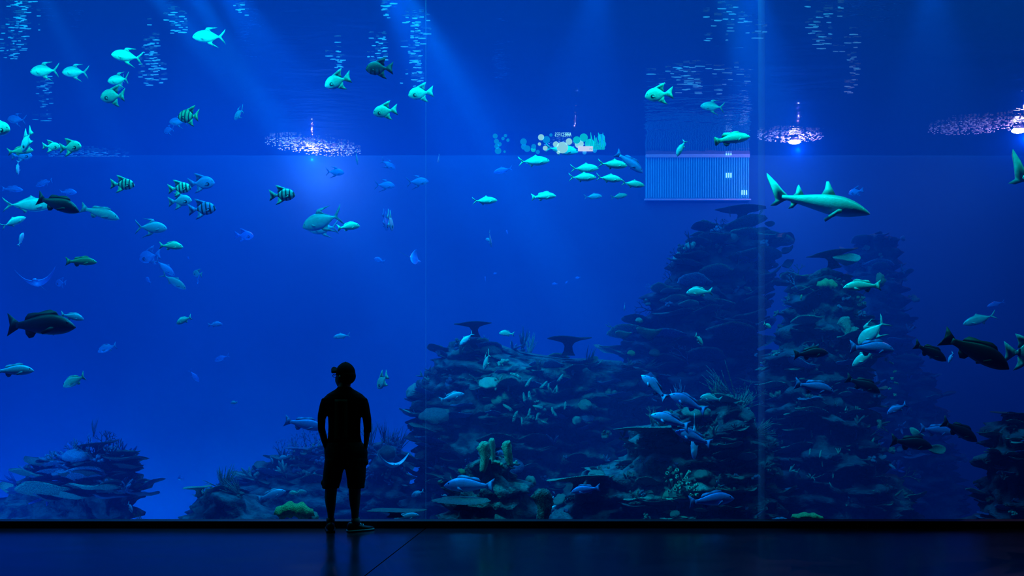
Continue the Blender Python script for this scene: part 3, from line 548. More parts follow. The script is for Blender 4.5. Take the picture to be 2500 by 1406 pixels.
for k in range(9):
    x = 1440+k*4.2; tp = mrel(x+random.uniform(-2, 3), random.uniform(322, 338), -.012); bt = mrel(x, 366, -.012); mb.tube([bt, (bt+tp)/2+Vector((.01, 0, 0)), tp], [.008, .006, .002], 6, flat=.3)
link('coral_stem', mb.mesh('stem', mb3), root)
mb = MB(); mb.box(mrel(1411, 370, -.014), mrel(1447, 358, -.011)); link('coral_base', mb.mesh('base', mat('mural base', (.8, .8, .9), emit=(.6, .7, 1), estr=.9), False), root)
# bitmap-free letters built of strokes (mirrored, as the glass reflects them)
ST = {'A': [((0,0),(.5,1)),((.5,1),(1,0)),((.2,.38),(.8,.38))], 'R': [((0,0),(0,1)),((0,1),(.8,1)),((.8,1),(.9,.75)),((.9,.75),(.8,.5)),((.8,.5),(0,.5)),((.4,.5),(.95,0))],
      'E': [((0,0),(0,1)),((0,1),(.85,1)),((0,.5),(.7,.5)),((0,0),(.85,0))], 'C': [((.9,.85),(.6,1)),((.6,1),(.2,1)),((.2,1),(0,.7)),((0,.7),(0,.3)),((0,.3),(.2,0)),((.2,0),(.6,0)),((.6,0),(.9,.15))],
      'I': [((.4,0),(.4,1))], 'F': [((0,0),(0,1)),((0,1),(.85,1)),((0,.5),(.7,.5))],
      'S': [((.85,.9),(.5,1)),((.5,1),(.1,.9)),((.1,.9),(.1,.6)),((.1,.6),(.8,.42)),((.8,.42),(.85,.12)),((.85,.12),(.45,0)),((.45,0),(.05,.1))]}
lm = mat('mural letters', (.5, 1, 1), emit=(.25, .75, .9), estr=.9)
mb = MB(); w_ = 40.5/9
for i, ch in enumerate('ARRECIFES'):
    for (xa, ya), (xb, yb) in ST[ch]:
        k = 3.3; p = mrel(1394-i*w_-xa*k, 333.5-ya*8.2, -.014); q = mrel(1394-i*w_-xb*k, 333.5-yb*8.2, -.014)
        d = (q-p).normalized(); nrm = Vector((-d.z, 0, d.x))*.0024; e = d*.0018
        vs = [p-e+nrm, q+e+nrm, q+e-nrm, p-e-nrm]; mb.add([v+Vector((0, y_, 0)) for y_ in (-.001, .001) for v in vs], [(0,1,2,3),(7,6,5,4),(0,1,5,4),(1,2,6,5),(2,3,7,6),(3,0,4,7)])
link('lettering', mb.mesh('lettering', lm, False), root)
root = empty('disc_reflection', Matrix.Translation(wp(1228, 377, MY))); tag(root, 'narrow faint drawn reflection of pale discs on the glass left of the sign reflection', 'reflections')  # also part of the glass reflection, drawn as discs on the pane
mb = MB(); a_ = mrel(1201, 378, .006); b_2 = mrel(1254, 323, .006); mb.add([a_, (b_2.x, .006, a_.z), b_2, (a_.x, .006, b_2.z)], [(0, 1, 2, 3)]); link('reflection_film', mb.mesh('film', film, False), root)
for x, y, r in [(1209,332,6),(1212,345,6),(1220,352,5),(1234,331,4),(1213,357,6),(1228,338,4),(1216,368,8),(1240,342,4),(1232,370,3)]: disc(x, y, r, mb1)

# foam, lamp glitter and reflected glints, modelled as chips in the surface
glitterm = bpy.data.materials.new('white foam glitter'); glitterm.use_nodes = True; nt = glitterm.node_tree; N = nt.nodes; L = nt.links; pb = N['Principled BSDF']
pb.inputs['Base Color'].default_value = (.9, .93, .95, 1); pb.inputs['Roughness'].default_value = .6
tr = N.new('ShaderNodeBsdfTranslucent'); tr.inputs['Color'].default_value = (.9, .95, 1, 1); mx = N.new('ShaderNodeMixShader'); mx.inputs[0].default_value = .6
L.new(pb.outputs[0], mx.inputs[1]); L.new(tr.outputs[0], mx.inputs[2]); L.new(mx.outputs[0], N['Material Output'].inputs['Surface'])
def surface_chip(mb, x, y, wpx, hpx, sk=0):
    """a lens shaped chip of foam as wide and deep on the surface as it looks from the glass"""
    c = on_surface(x, y); Y = c.y; w = wpx/F*Y; d = abs(on_surface(x, y+hpx/2).y-on_surface(x, y-hpx/2).y); k = 8
    top = []; bot = []
    for i in range(k):
        t = 2*PI*i/k; q = random.uniform(.35, 1.15)
        top.append(Vector((c.x+w/2*math.cos(t)*q+sk*math.sin(t)*d, Y+d/2*math.sin(t)*q, ZS-.035))); bot.append(top[-1]+Vector((0, 0, -.012)))
    mb.rings([top, bot])
def patch(label, cx, cy, w, h, n, tilt=0, name='foam_glitter', size=(3, 11), hs=(.8, 2.0), dens=.5, parent=None):
    mb = MB()
    for _ in range(n):
        t = random.uniform(0, 2*PI); r = random.random()**dens
        dx = r*math.cos(t)*w/2; dy = r*math.sin(t)*h/2+tilt*dx
        y = min(cy+dy, 377.5); s = (1-.55*r)
        surface_chip(mb, cx+dx, y, random.uniform(*size)*s, random.uniform(*hs)*s+.3, random.uniform(-.5, .5))
    o = link(name, mb.mesh(name, glitterm)); tag(o, label, 'foam', kind='stuff')  # white chips stand in for lamp glitter along with the foam
    return o
patch('long white patch of foam and lamp glitter left of the narrow disc reflection', 765, 354, 235, 40, 330, .10)
patch('white ring of foam and lamp glitter right of the ribbed panel', 1928, 328, 165, 30, 230, .0)
patch('white foam and glitter streak sloping up to the right edge', 2400, 302, 270, 38, 330, -.09)
patch('sparkling foam and glitter over the sign reflection', 1405, 352, 160, 26, 70, 0)
patch('faint pale sheet of foam and glitter under a spadefish pair at left', 215, 376, 210, 26, 130, .04, size=(8, 30), hs=(.5, 1.2))
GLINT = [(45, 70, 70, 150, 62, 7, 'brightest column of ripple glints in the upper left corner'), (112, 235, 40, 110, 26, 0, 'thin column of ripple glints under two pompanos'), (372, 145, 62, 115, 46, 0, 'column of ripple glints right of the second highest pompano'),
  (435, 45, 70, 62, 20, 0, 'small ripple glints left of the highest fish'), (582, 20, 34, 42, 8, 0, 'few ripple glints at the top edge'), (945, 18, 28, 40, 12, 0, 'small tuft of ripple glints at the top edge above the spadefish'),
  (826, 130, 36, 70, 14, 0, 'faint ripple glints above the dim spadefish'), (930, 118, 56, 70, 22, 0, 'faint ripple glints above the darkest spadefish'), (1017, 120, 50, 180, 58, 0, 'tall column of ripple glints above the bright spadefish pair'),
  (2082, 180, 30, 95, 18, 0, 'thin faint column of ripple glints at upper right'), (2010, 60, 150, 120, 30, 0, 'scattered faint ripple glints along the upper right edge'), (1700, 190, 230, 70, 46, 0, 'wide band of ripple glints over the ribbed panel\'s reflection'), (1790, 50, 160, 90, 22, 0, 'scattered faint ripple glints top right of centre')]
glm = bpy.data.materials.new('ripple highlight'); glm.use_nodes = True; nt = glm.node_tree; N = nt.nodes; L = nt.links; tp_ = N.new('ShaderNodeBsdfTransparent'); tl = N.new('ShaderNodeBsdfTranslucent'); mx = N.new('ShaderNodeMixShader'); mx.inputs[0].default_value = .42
L.new(tp_.outputs[0], mx.inputs[1]); L.new(tl.outputs[0], mx.inputs[2]); L.new(mx.outputs[0], N['Material Output'].inputs['Surface'])  # pale slivers shaped to stand in for light reflected by the ripples
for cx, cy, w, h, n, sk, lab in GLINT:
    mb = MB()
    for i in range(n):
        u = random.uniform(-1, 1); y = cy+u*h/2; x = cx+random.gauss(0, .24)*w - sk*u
        surface_chip(mb, x, max(y, -4), random.triangular(4, 27, 9)*(1.0 if w < 100 else 1.5), random.uniform(.5, 1.9), random.uniform(-1.2, 1.2))
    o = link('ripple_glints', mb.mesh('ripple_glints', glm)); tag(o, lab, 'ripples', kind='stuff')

# lamps at the far waterline
lampm = mat('lamp lens', (1, 1, 1), emit=(.9, .92, 1), estr=30)
LAMPS = [(1940, 334, 16.4, 'white burst lamp at the waterline right of the ribbed panel', .075), (2487, 306, 15.2, 'white burst lamp at the waterline by the right edge', .085)]
for x, y, Y, lab, r in LAMPS:
    c = on_surface(x, y); c.z = ZS-.10
    root = empty('pool_lamp', Matrix.Translation(c)); tag(root, lab, 'lamp')
    mb = MB(); mb.ball((0, 0, 0), r, 16, 8, sc=(1.6, 1, .62)); link('lens', mb.mesh('lens', lampm), root)
    mb = MB(); mb.tube([(0, 0, .02), (0, 0, .1), (0, 0, .5)], [r*1.1, r*.9, .03], 12); link('housing', mb.mesh('housing', blackm), root)

# ------------------------------------------------------------------ coral pieces (unit size, growing along +Z unless noted)
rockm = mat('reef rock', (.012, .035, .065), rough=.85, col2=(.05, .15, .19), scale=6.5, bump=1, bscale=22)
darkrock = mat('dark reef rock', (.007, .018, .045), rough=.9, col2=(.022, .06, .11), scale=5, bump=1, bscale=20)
def cm(name, a, b, s=16, bmp=1, bs=30): return mat('coral '+name, a, rough=.7, col2=b, scale=s, bump=bmp, bscale=bs, bdist=.09)
CM = {'cyan': cm('cyan', (.25, .75, .75), (.4, .95, .9)), 'teal': cm('teal', (.10, .40, .42), (.18, .6, .55)), 'green': cm('green', (.12, .60, .30), (.35, .85, .35)),
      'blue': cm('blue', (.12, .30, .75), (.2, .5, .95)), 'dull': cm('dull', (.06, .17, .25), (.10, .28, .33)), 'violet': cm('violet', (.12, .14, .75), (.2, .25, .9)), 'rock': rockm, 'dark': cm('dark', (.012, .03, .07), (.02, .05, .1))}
CMESH = {}
def coral_mesh(kind, var, col):
    key = (kind, var, col)
    if key in CMESH: return CMESH[key]
    rs = random.Random(sum(ord(c) for c in kind)*17+var*101); mb = MB(); R = rs.uniform
    if kind == 'shelf':            # +X outwards, flat, wavy edge, pale lip
        top, bot = [], []; n = 18; th = R(.05, .09); rise = R(-.05, .2)
        for i in range(n):
            a = 2*PI*i/n; q = 1+.22*noise.noise(Vector((math.cos(a)*1.6, math.sin(a)*1.6, var*7.3)))
            x = math.cos(a)*.62*q+.32; y = math.sin(a)*.95*q; z = rise*(x+.3)**2+.06*math.sin(3*a+var)
            top.append(Vector((x, y, z))); bot.append(Vector((x*.9, y*.9, z-th)))
        c = [Vector((v.x*.55, v.y*.55, v.z*.4-.02)) for v in top]; cb = [Vector((v.x*.45, v.y*.45, v.z*.3-.18)) for v in top]
        mb.rings([cb, bot, top, c])
    elif kind == 'fingers':
        for k in range(rs.randint(4, 8)):
            a = R(0, 6.28); t = R(.1, .9); l = R(.5, 1.1); p = Vector((0, 0, -.1)); d = Vector((math.cos(a)*t, math.sin(a)*t, 1)).normalized(); pts = [p+d*.0]; side = Vector((R(-.2, .2), R(-.2, .2), 0))
            for j in range(1, 5): pts.append(p+d*l*j/4+side*(j/4)**2)
            mb.tube(pts, [.1, .085, .085, .08, .035], 7)
    elif kind == 'finger':
        pts = [Vector((.035*math.sin(j*.8+var), .01*j, j/5)) for j in range(6)]; mb.tube(pts, [.07, .1, .105, .1, .085, .03], 8)
        for k in range(7): mb.ball(pts[rs.randint(1, 4)]+Vector((R(-.09, .09), -.07, R(-.1, .1))), R(.03, .055), 6, 4)
    elif kind == 'knobs':
        for k in range(rs.randint(9, 15)):
            a = R(0, 6.28); t = R(0, 1); d = Vector((math.cos(a)*t, math.sin(a)*t, R(.1, .8))); mb.ball(d*.55, R(.11, .22), 7, 5, bump=.3, bs=4)
    elif kind == 'tubes':
        for k in range(rs.randint(7, 11)):
            a = R(0, 6.28); t = R(0, .75)**.7; r = R(.1, .17); l = R(.35, .75); d = Vector((math.cos(a)*t, math.sin(a)*t, 1)).normalized(); o = Vector((math.cos(a)*t*.5, math.sin(a)*t*.5, -.05))
            ref = d.cross(Vector((0, 1, .2))).normalized(); b = d.cross(ref); rg = []
            for q, s in ((0, .8), (l*.7, 1.05), (l, 1.1), (l+.02, .9), (l-.02, .65), (l*.4, .55)): rg.append([o+d*q+(ref*math.cos(2*PI*i/10)+b*math.sin(2*PI*i/10))*r*s for i in range(10)])
            mb.rings(rg)
    elif kind == 'whips':
        for k in range(rs.randint(10, 15)):
            a = R(0, 6.28); t = R(.05, .75); d = Vector((math.cos(a)*t, math.sin(a)*t*.6, 1)).normalized(); l = R(.6, 1.15); s = Vector((R(-.25, .25), R(-.1, .1), .12)); p0 = Vector((R(-.06, .06), R(-.06, .06), 0))
            pts = [p0+d*l*j/5+s*(j/5)**2 for j in range(6)]; mb.tube(pts, [.022, .02, .018, .016, .013, .006], 5)
            if rs.random() < .6: q = pts[2]; e = (d+Vector((R(-.5, .5), 0, .1))).normalized(); mb.tube([q, q+e*.25, q+e*.4+Vector((0, 0, .12))], [.016, .013, .005], 5)
    elif kind == 'fan':
        def br(p, d, l, r, dep):
            q = p+d*l; mb.tube([p, (p+q)/2+Vector((R(-.02, .02), 0, 0)), q], [r, r*.85, r*.7], 5)
            if dep:
                for s in (-1, 1):
                    a = s*R(.2, .6); e = Vector((d.x*math.cos(a)-d.z*math.sin(a), d.y+R(-.12, .12), d.x*math.sin(a)+d.z*math.cos(a))).normalized(); br(q, e, l*R(.72, .95), r*.72, dep-1)
        br(Vector((0, 0, -.05)), Vector((0, 0, 1)), .26, .035, 4)
    elif kind == 'brain':
        rg = []; n = 24
        for i in range(9):
            t = .05+(PI*.58)*i/8; ring = []
            for k in range(n):
                a = 2*PI*k/n; d = Vector((math.sin(t)*math.cos(a), math.sin(t)*math.sin(a), math.cos(t))); q = .8+.16*noise.noise(d*2.2+Vector((var, 0, 0)))+.07*noise.noise(d*9)
                ring.append(Vector((d.x*q, d.y*q, d.z*q*.75-.05)))
            rg.append(ring)
        mb.rings(rg)
    elif kind == 'cup':            # open leaf-like vase facing up and outwards
        rg = []; n = 20
        for q, z in ((.12, 0), (.3, .12), (.62, .34), (.9, .62), (1.0, .78), (.93, .77), (.8, .62), (.5, .38), (.2, .2)):
            rg.append([Vector((q*math.cos(2*PI*k/n)*(1+.16*noise.noise(Vector((math.cos(2*PI*k/n)*2, math.sin(2*PI*k/n)*2, var*3)))), q*.62*math.sin(2*PI*k/n), z+.12*q*math.sin(4*PI*k/n+var)-.1)) for k in range(n)])
        mb.rings(rg)
    elif kind == 'column':         # rough upright sponge
        rg = []; n = 18
        for i in range(22):
            z = i/21; q = (.2+.15*math.sin(z*PI*.62))*(1 if i < 20 else (.85 if i < 21 else .5))
            rg.append([Vector((q*math.cos(2*PI*k/n)*(1+.7*noise.noise(Vector((math.cos(2*PI*k/n)*1.5, math.sin(2*PI*k/n)*1.5, z*3.2+var*5)))+.25*noise.noise(Vector((math.cos(2*PI*k/n)*4, math.sin(2*PI*k/n)*4, z*11))))+.07*math.sin(z*5+var), q*.6*math.sin(2*PI*k/n), z-.05+.03*math.sin(k*2.1))) for k in range(n)])
        mb.rings(rg)
    elif kind == 'table':          # flat plate on a flared stalk, about 1 wide on each side
        rg = []; n = 30
        for q, z in ((.30, -.62), (.2, -.45), (.17, -.28), (.26, -.16), (.55, -.07), (.9, -.02), (1.0, .0), (.97, .035), (.6, .03), (.05, .04)):
            rg.append([Vector((q*math.cos(2*PI*k/n)*(1+((.2*noise.noise(Vector((math.cos(2*PI*k/n)*1.6, math.sin(2*PI*k/n)*1.6, var*5)))+.12*noise.noise(Vector((math.cos(2*PI*k/n)*6, math.sin(2*PI*k/n)*6, var*5)))) if q > .5 else 0)), q*.7*math.sin(2*PI*k/n), z+(.035*math.sin(2*PI*k/n*3+var) if q > .5 else 0))) for k in range(n)])
        mb.rings(rg)
    elif kind == 'lobes':          # low lumpy reclining mass
        rg = []; n = 20
        for i in range(17):
            u = -1+i/8; c = Vector((u*.78, 0, .30*math.cos(u*1.45)-.05)); r = .30*(1-abs(u)**5)**.5*(1+.15*math.sin(i*1.3+var))+.01
            rg.append([c+Vector((.12*u*math.sin(2*PI*k/n), r*.9*math.cos(2*PI*k/n), r*math.sin(2*PI*k/n)))*(1+.3*noise.noise(Vector((u*5, math.cos(2*PI*k/n)*2.2, math.sin(2*PI*k/n)*2.2+var*4)))) for k in range(n)])
        mb.rings(rg)
    CMESH[key] = mb.mesh(kind, CM[col] if col in CM else col)
    return CMESH[key]
PART = {'shelf': 'plate_coral', 'fingers': 'finger_coral', 'finger': 'finger_sponge', 'knobs': 'knob_coral', 'tubes': 'tube_sponge', 'whips': 'sea_whip', 'fan': 'sea_fan', 'brain': 'brain_coral', 'cup': 'cup_coral', 'column': 'column_sponge', 'table': 'table_coral', 'lobes': 'lobed_coral'}
def orient(kind, p, n, size, twist, up=.5, M0=None):
    if kind == 'shelf':
        x = Vector((n.x, n.y, 0)); x = (x.normalized() if x.length > .2 else Vector((0, -1, 0))); z = (Vector((0, 0, 1))+Vector((math.sin(twist), math.cos(twist*2), 0))*.16-x*.05).normalized(); y = z.cross(x).normalized(); x = y.cross(z)
    else:
        z = (n*(1-up)+Vector((0, 0, 1))*up).normalized(); x = z.cross(Vector((0, 1, .01))).normalized(); x = (x*math.cos(twist)+z.cross(x)*math.sin(twist)); y = z.cross(x)
    return Matrix.Translation(p) @ Matrix((x, y, z)).transposed().to_4x4() @ Matrix.Scale(size, 4)

# ------------------------------------------------------------------ reef mounds from their outline rows (row, left, right) at a distance
MOUND = {}
def mound(key, Y, rows, label, m=rockm, depth=.55, rough=1.0, seed=0, scatter=(), dmin=.35, dmax=1.5, ledge=1.0):
    zt = wp(0, rows[0][0], Y).z; zb = ZB-.02; dz = .05; nz = int((zt-zb)/dz); seg = 128; rg = []
    rz = [(-wp(0, r[0], Y).z, wp(r[1], 0, Y).x, wp(r[2], 0, Y).x) for r in rows]
    low = rz[-1]
    cen0 = None
    for i in range(nz+1):
        z = zt-(zt-zb)*i/nz
        if -z <= low[0]: xl, xr = interp(rz, -z)
        else: e = min(.8, (-z-low[0])*.35); xl, xr = low[1]-e, low[2]+e
        cx = (xl+xr)/2; rx = max((xr-xl)/2, .05)
        if i == 0: rx *= .55
        ry = max(min(rx*depth+.12, dmax), dmin if i > 2 else .15)
        ring = []
        for k in range(seg):
            a = 2*PI*k/seg; d = Vector((math.cos(a), math.sin(a), 0)); p = Vector((cx+d.x*rx, Y+dmax*.5+d.y*ry, z))
            q = noise.fractal(Vector((p.x*1.6+seed, p.y*1.6, z*8.5)), 1, 2, 3)
            w2_ = noise.noise(Vector((p.x*.9, p.y*.9+seed, z*1.1))); w3 = noise.noise(Vector((p.x*4.1, p.y*4.1, z*6.3)))
            s = rough*(.24*ledge*max(-.25, min(.6, q*1.6))+.20*w2_+.13*w3+.07*noise.noise(p*9)+.04*noise.noise(p*19)-.08)
            ring.append(p+d*s+Vector((0, 0, .10*noise.noise(p*2.3+Vector((0, 9, 0)))+.04*noise.noise(p*7))))
        rg.append(ring)
    root = empty('reef_mound', Matrix.Translation(((rg[0][0].x), Y+dmax*.5, zb))); tag(root, label, 'reef')
    mb = MB(); mb.rings(rg); off = root.location; mb.v = [v-off for v in mb.v]
    me = mb.mesh('rock', m); link('rock', me, root)
    pts = [(v.co+off, v.normal.copy()) for v in me.vertices]
    front = [(p, n) for p, n in pts if n.y < -.15 and p.z > -.15 and 0 < p.y]
    side = [(p, n) for p, n in pts if n.y < .35 and p.z > -.15 and (n.y > -.35 or n.z > .5)]
    MOUND[key] = (root, front, side)
    rs = random.Random(seed*31+5)
    for kind, cols, cnt, s0, s1, where in scatter:
        pool = side if where == 'edge' else front
        if where == 'top': pool = [q for q in side+front if q[0].z > zt-(zt+.1)*.35]
        if where == 'low': pool = [q for q in front if q[0].z < .9]
        for _ in range(min(95, int(cnt*1.7))):
            p, n = rs.choice(pool); s = rs.uniform(s0, s1)*1.1*rs.choice((.7, 1, 1.15))
            o = link(PART[kind], coral_mesh(kind, rs.randint(0, 2), (rs.choice(cols) if rs.random() < .75 else rs.choice(('cyan', 'teal', 'blue')))), root)
            o.matrix_local = Matrix.Translation(-off) @ orient(kind, p-n*.02*s, n, s, rs.uniform(0, 6.28), up=rs.uniform(.15, .7))
    return root
def proj(p): return CX+p.x/p.y*F, HY-(p.z-HC)/p.y*F
def coral(name, key, kind, col, x, y, wpx, label, cat='coral', twist=0, up=.6, var=0, sc=(1, 1, 1), Y=None, rot=None):
    """a coral of its own at photo place x,y on mound key, wpx wide; or free at distance Y"""
    if Y is None:
        root, front, side = MOUND[key]; near = sorted(front, key=lambda q: (proj(q[0])[0]-x)**2+(proj(q[0])[1]-y)**2)[:14]; p, n = min(near, key=lambda q: q[0].y); Y = p.y
        Y -= .03; p = wp(x, y, Y)
    else: p = wp(x, y, Y); n = Vector((0, -1, 0))
    s = wpx/2/F*Y
    M = orient(kind, p, n, s, twist, up) if rot is None else Matrix.Translation(p) @ rot @ Matrix.Scale(s, 4)
    o = link(name, coral_mesh(kind, var, col)); o.matrix_world = M @ Matrix.Diagonal((*sc, 1)); tag(o, label, cat)
    return o

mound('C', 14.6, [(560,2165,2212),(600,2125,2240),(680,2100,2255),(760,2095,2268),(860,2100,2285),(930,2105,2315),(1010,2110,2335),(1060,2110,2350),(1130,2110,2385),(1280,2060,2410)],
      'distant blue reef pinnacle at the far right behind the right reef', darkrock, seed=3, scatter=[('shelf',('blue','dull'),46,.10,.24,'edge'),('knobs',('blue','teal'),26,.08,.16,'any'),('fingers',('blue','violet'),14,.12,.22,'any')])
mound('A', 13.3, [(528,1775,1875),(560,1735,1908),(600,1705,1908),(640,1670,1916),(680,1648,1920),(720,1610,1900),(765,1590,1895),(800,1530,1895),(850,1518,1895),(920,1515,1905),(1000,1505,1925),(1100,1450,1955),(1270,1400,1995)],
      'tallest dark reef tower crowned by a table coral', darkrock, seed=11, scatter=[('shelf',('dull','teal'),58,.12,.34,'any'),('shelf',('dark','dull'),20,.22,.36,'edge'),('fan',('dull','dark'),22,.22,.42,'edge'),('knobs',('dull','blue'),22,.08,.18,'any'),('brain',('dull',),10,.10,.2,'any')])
mound('D', 12.6, [(824,1112,1200),(842,1088,1240),(866,1066,1330),(884,1055,1500),(920,1035,1600),(1000,1000,1600),(1060,985,1560),(1150,1000,1560),(1290,1000,1600)],
      'broad middle reef with rows of pale finger sponges', rockm, seed=23, scatter=[('shelf',('dull','teal','blue'),50,.10,.26,'any'),('shelf',('blue','cyan'),22,.08,.16,'edge'),('fingers',('teal','blue'),26,.10,.2,'any'),('knobs',('blue','teal','cyan'),34,.06,.15,'any'),('whips',('dull',),4,.18,.3,'top'),('brain',('teal','dull'),8,.1,.18,'any')], dmax=1.2)
mound('J', 13.2, [(1085,905,955),(1130,885,975),(1180,865,985),(1290,850,1040)], 'small hazy reef block between the man and the middle reef', rockm, seed=41, scatter=[('fingers',('blue','dull'),12,.12,.2,'any'),('whips',('dull',),3,.25,.4,'top'),('knobs',('blue',),10,.1,.16,'any'),('brain',('teal',),3,.15,.25,'any')])
mound('H', 13.8, [(1105,705,765),(1125,650,800),(1165,580,880),(1210,470,960),(1290,400,1020)], 'low hazy blue reef ridge behind the man\'s legs', rockm, seed=47, scatter=[('shelf',('blue','teal'),24,.12,.26,'any'),('fingers',('blue','cyan'),16,.12,.24,'any'),('knobs',('blue','cyan'),22,.08,.16,'any'),('fan',('blue',),8,.25,.4,'top')])
mound('K', 11.6, [(1205,470,525),(1235,428,600),(1290,395,660)], 'little reef hump under a small table coral, lower left', rockm, seed=53, scatter=[('shelf',('blue','cyan'),10,.08,.18,'any'),('fingers',('blue','green'),8,.1,.16,'any'),('knobs',('teal','cyan'),10,.06,.12,'any'),('whips',('teal',),6,.2,.3,'any')])
mound('G', 11.9, [(1108,165,235),(1130,80,262),(1160,5,272),(1220,-60,270),(1290,-120,258)], 'dark reef block in the lower left corner', rockm, seed=61, scatter=[('shelf',('blue','dull'),38,.12,.32,'any'),('fingers',('blue','violet'),16,.12,.24,'any'),('knobs',('blue',),26,.08,.18,'any'),('fan',('dull','dark'),14,.2,.34,'top'),('shelf',('blue','cyan'),10,.08,.14,'edge')])
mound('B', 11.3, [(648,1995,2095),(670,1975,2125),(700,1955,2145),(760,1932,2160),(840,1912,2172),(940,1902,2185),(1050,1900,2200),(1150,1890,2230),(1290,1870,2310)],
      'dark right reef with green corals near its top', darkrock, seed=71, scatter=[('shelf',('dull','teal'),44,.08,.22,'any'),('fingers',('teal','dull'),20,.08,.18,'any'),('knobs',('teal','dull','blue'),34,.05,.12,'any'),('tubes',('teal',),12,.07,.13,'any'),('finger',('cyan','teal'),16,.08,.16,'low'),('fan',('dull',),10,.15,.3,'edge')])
mound('F', 10.5, [(985,1725,1840),(1020,1630,1870),(1060,1565,1890),(1110,1545,1905),(1160,1480,1915),(1200,1405,1925),(1240,1350,1940),(1290,1315,1965)],
      'large teal reef slope in front, right of centre, with tube sponges', rockm, seed=83, scatter=[('shelf',('teal','dull'),62,.06,.2,'any'),('knobs',('teal','dull','blue'),40,.04,.1,'any'),('tubes',('teal',),14,.06,.11,'any'),('brain',('teal','dull'),14,.06,.14,'any'),('fingers',('teal','dull'),20,.07,.14,'any'),('whips',('dull','teal'),6,.2,.35,'top')], dmax=1.3)
mound('E', 10.0, [(1105,1165,1235),(1145,1105,1268),(1195,1085,1292),(1240,1070,1305),(1290,1060,1312)],
      'front teal reef block carrying the bright cyan sponges', rockm, seed=97, scatter=[('shelf',('teal','dull'),26,.06,.14,'any'),('knobs',('teal','green','cyan'),26,.04,.09,'any'),('fingers',('teal',),14,.05,.1,'any'),('tubes',('teal','cyan'),10,.05,.08,'any'),('brain',('teal','green'),7,.06,.1,'any')], dmax=.9)
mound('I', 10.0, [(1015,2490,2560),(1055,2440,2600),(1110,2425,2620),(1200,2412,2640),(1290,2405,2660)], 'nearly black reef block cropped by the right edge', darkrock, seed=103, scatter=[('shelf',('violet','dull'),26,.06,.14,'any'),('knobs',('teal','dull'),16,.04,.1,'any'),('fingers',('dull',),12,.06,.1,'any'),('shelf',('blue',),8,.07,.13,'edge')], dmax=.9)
RX = lambda d: Matrix.Rotation(math.radians(d), 4, 'X')
RY = lambda d: Matrix.Rotation(math.radians(d), 4, 'Y')
RZ = lambda d: Matrix.Rotation(math.radians(d), 4, 'Z')
T = 'table_coral'
coral(T,'A','table','dark',1812,511,128,'dark table coral on top of the tallest reef tower',Y=13.8,rot=RY(-1),sc=(1,1,.75))
coral(T,'D','table','dark',1158,790,96,'dark table coral on the left crest of the middle reef',Y=12.5,rot=RY(-2),sc=(1,1,1.1))
coral(T,'D','table','dark',1388,826,112,'dark mushroom shaped table coral on the middle reef saddle',Y=12.3,rot=RY(1),sc=(1,1,1.2),var=1)
coral(T,'G','table','dark',240,1082,108,'dark tilted table coral over the lower left reef',Y=12.2,rot=RY(-7),sc=(1,1,.8))
coral(T,'K','table','cyan',484,1189,72,'small pale table coral on the little lower left hump',Y=11.8,rot=RY(-4))
coral(T,'H','table','blue',727,1094,60,'small hazy table coral left of the man\'s shorts',Y=13.9,rot=RY(2))
coral(T,'F','table','teal',1410,1166,148,'broad tilted coral plate jutting left from the front right slope',Y=10.4,rot=RY(-6) @ RX(-7),sc=(1,1,.7))
coral(T,'F','table','dull',1585,1044,170,'long thin coral plate under the blue snappers',Y=10.5,rot=RY(-2) @ RX(-3),sc=(1,1,.6),var=2)
coral(T,'B','table','dark',2030,618,128,'dark bent table coral at the peak of the right reef',Y=11.9,rot=RY(-9),sc=(1,1,.95),var=1)
coral(T,'I','table','dark',2490,1009,136,'dark table coral cropped by the right edge',Y=10.5,rot=RY(2),sc=(1,1,.6))
coral(T,'E','table','dull',1128,1222,150,'speckled front coral shelf under the long blue snapper',Y=9.75,rot=RX(3),sc=(1,1,.45),var=2)
coral(T,'E','table','dull',965,1246,150,'flat coral slab along the bottom edge right of the man\'s legs',Y=9.9,rot=RX(-3),sc=(1,1,.35),var=1)
coral('plate_coral','A','shelf','dull',1905,690,70,'dark leafy plate linking the two tall reefs',Y=12.6,rot=RZ(-60),sc=(1,1,1.2))
coral('cup_coral','B','cup','cyan',2064,645,68,'pale cup coral under the bent table coral on the right reef',rot=RX(30),sc=(1,1,.8))
coral('lobed_coral','B','lobes','green',2020,700,60,'bright green lumpy coral at the top of the right reef',rot=RY(4),sc=(1,1,1.1))
coral('finger_sponge','B','finger','green',1956,733,52,'short green sponge at the left edge of the right reef top',sc=(.9,.9,.6),twist=.6)
coral('brain_coral','B','brain','teal',2148,684,44,'ringed teal coral behind the snapper on the right reef',up=.2)
coral('column_sponge','B','column','teal',2030,845,90,'tall knobbly sponge leaning left on the right reef, lower of the trio',rot=RY(22),sc=(.8,1,1.05))
coral('column_sponge','B','column','teal',2067,815,80,'curled knobbly sponge, upper middle of the trio on the right reef',rot=RY(-5),sc=(1,1,1.1),var=1)
coral('column_sponge','B','column','teal',2078,830,70,'knobbly sponge right of the curled one on the right reef',rot=RY(20),sc=(.8,1,1),var=2)
coral('column_sponge','B','column','dull',2130,830,110,'wide dull sponge behind the pale tailed fish',rot=RY(-12),sc=(1.1,1,1))
for i, (x, y) in enumerate([(2174,862),(2161,880),(2176,889),(2184,910),(2176,926),(2188,938),(2172,952),(2183,966)]):
    o = coral('knob_coral','B','knobs','cyan',x,y,20,'small pale knob coral in the vertical chain on the right reef edge',var=i % 3); o['group'] = 'knob corals chained down the right reef edge'
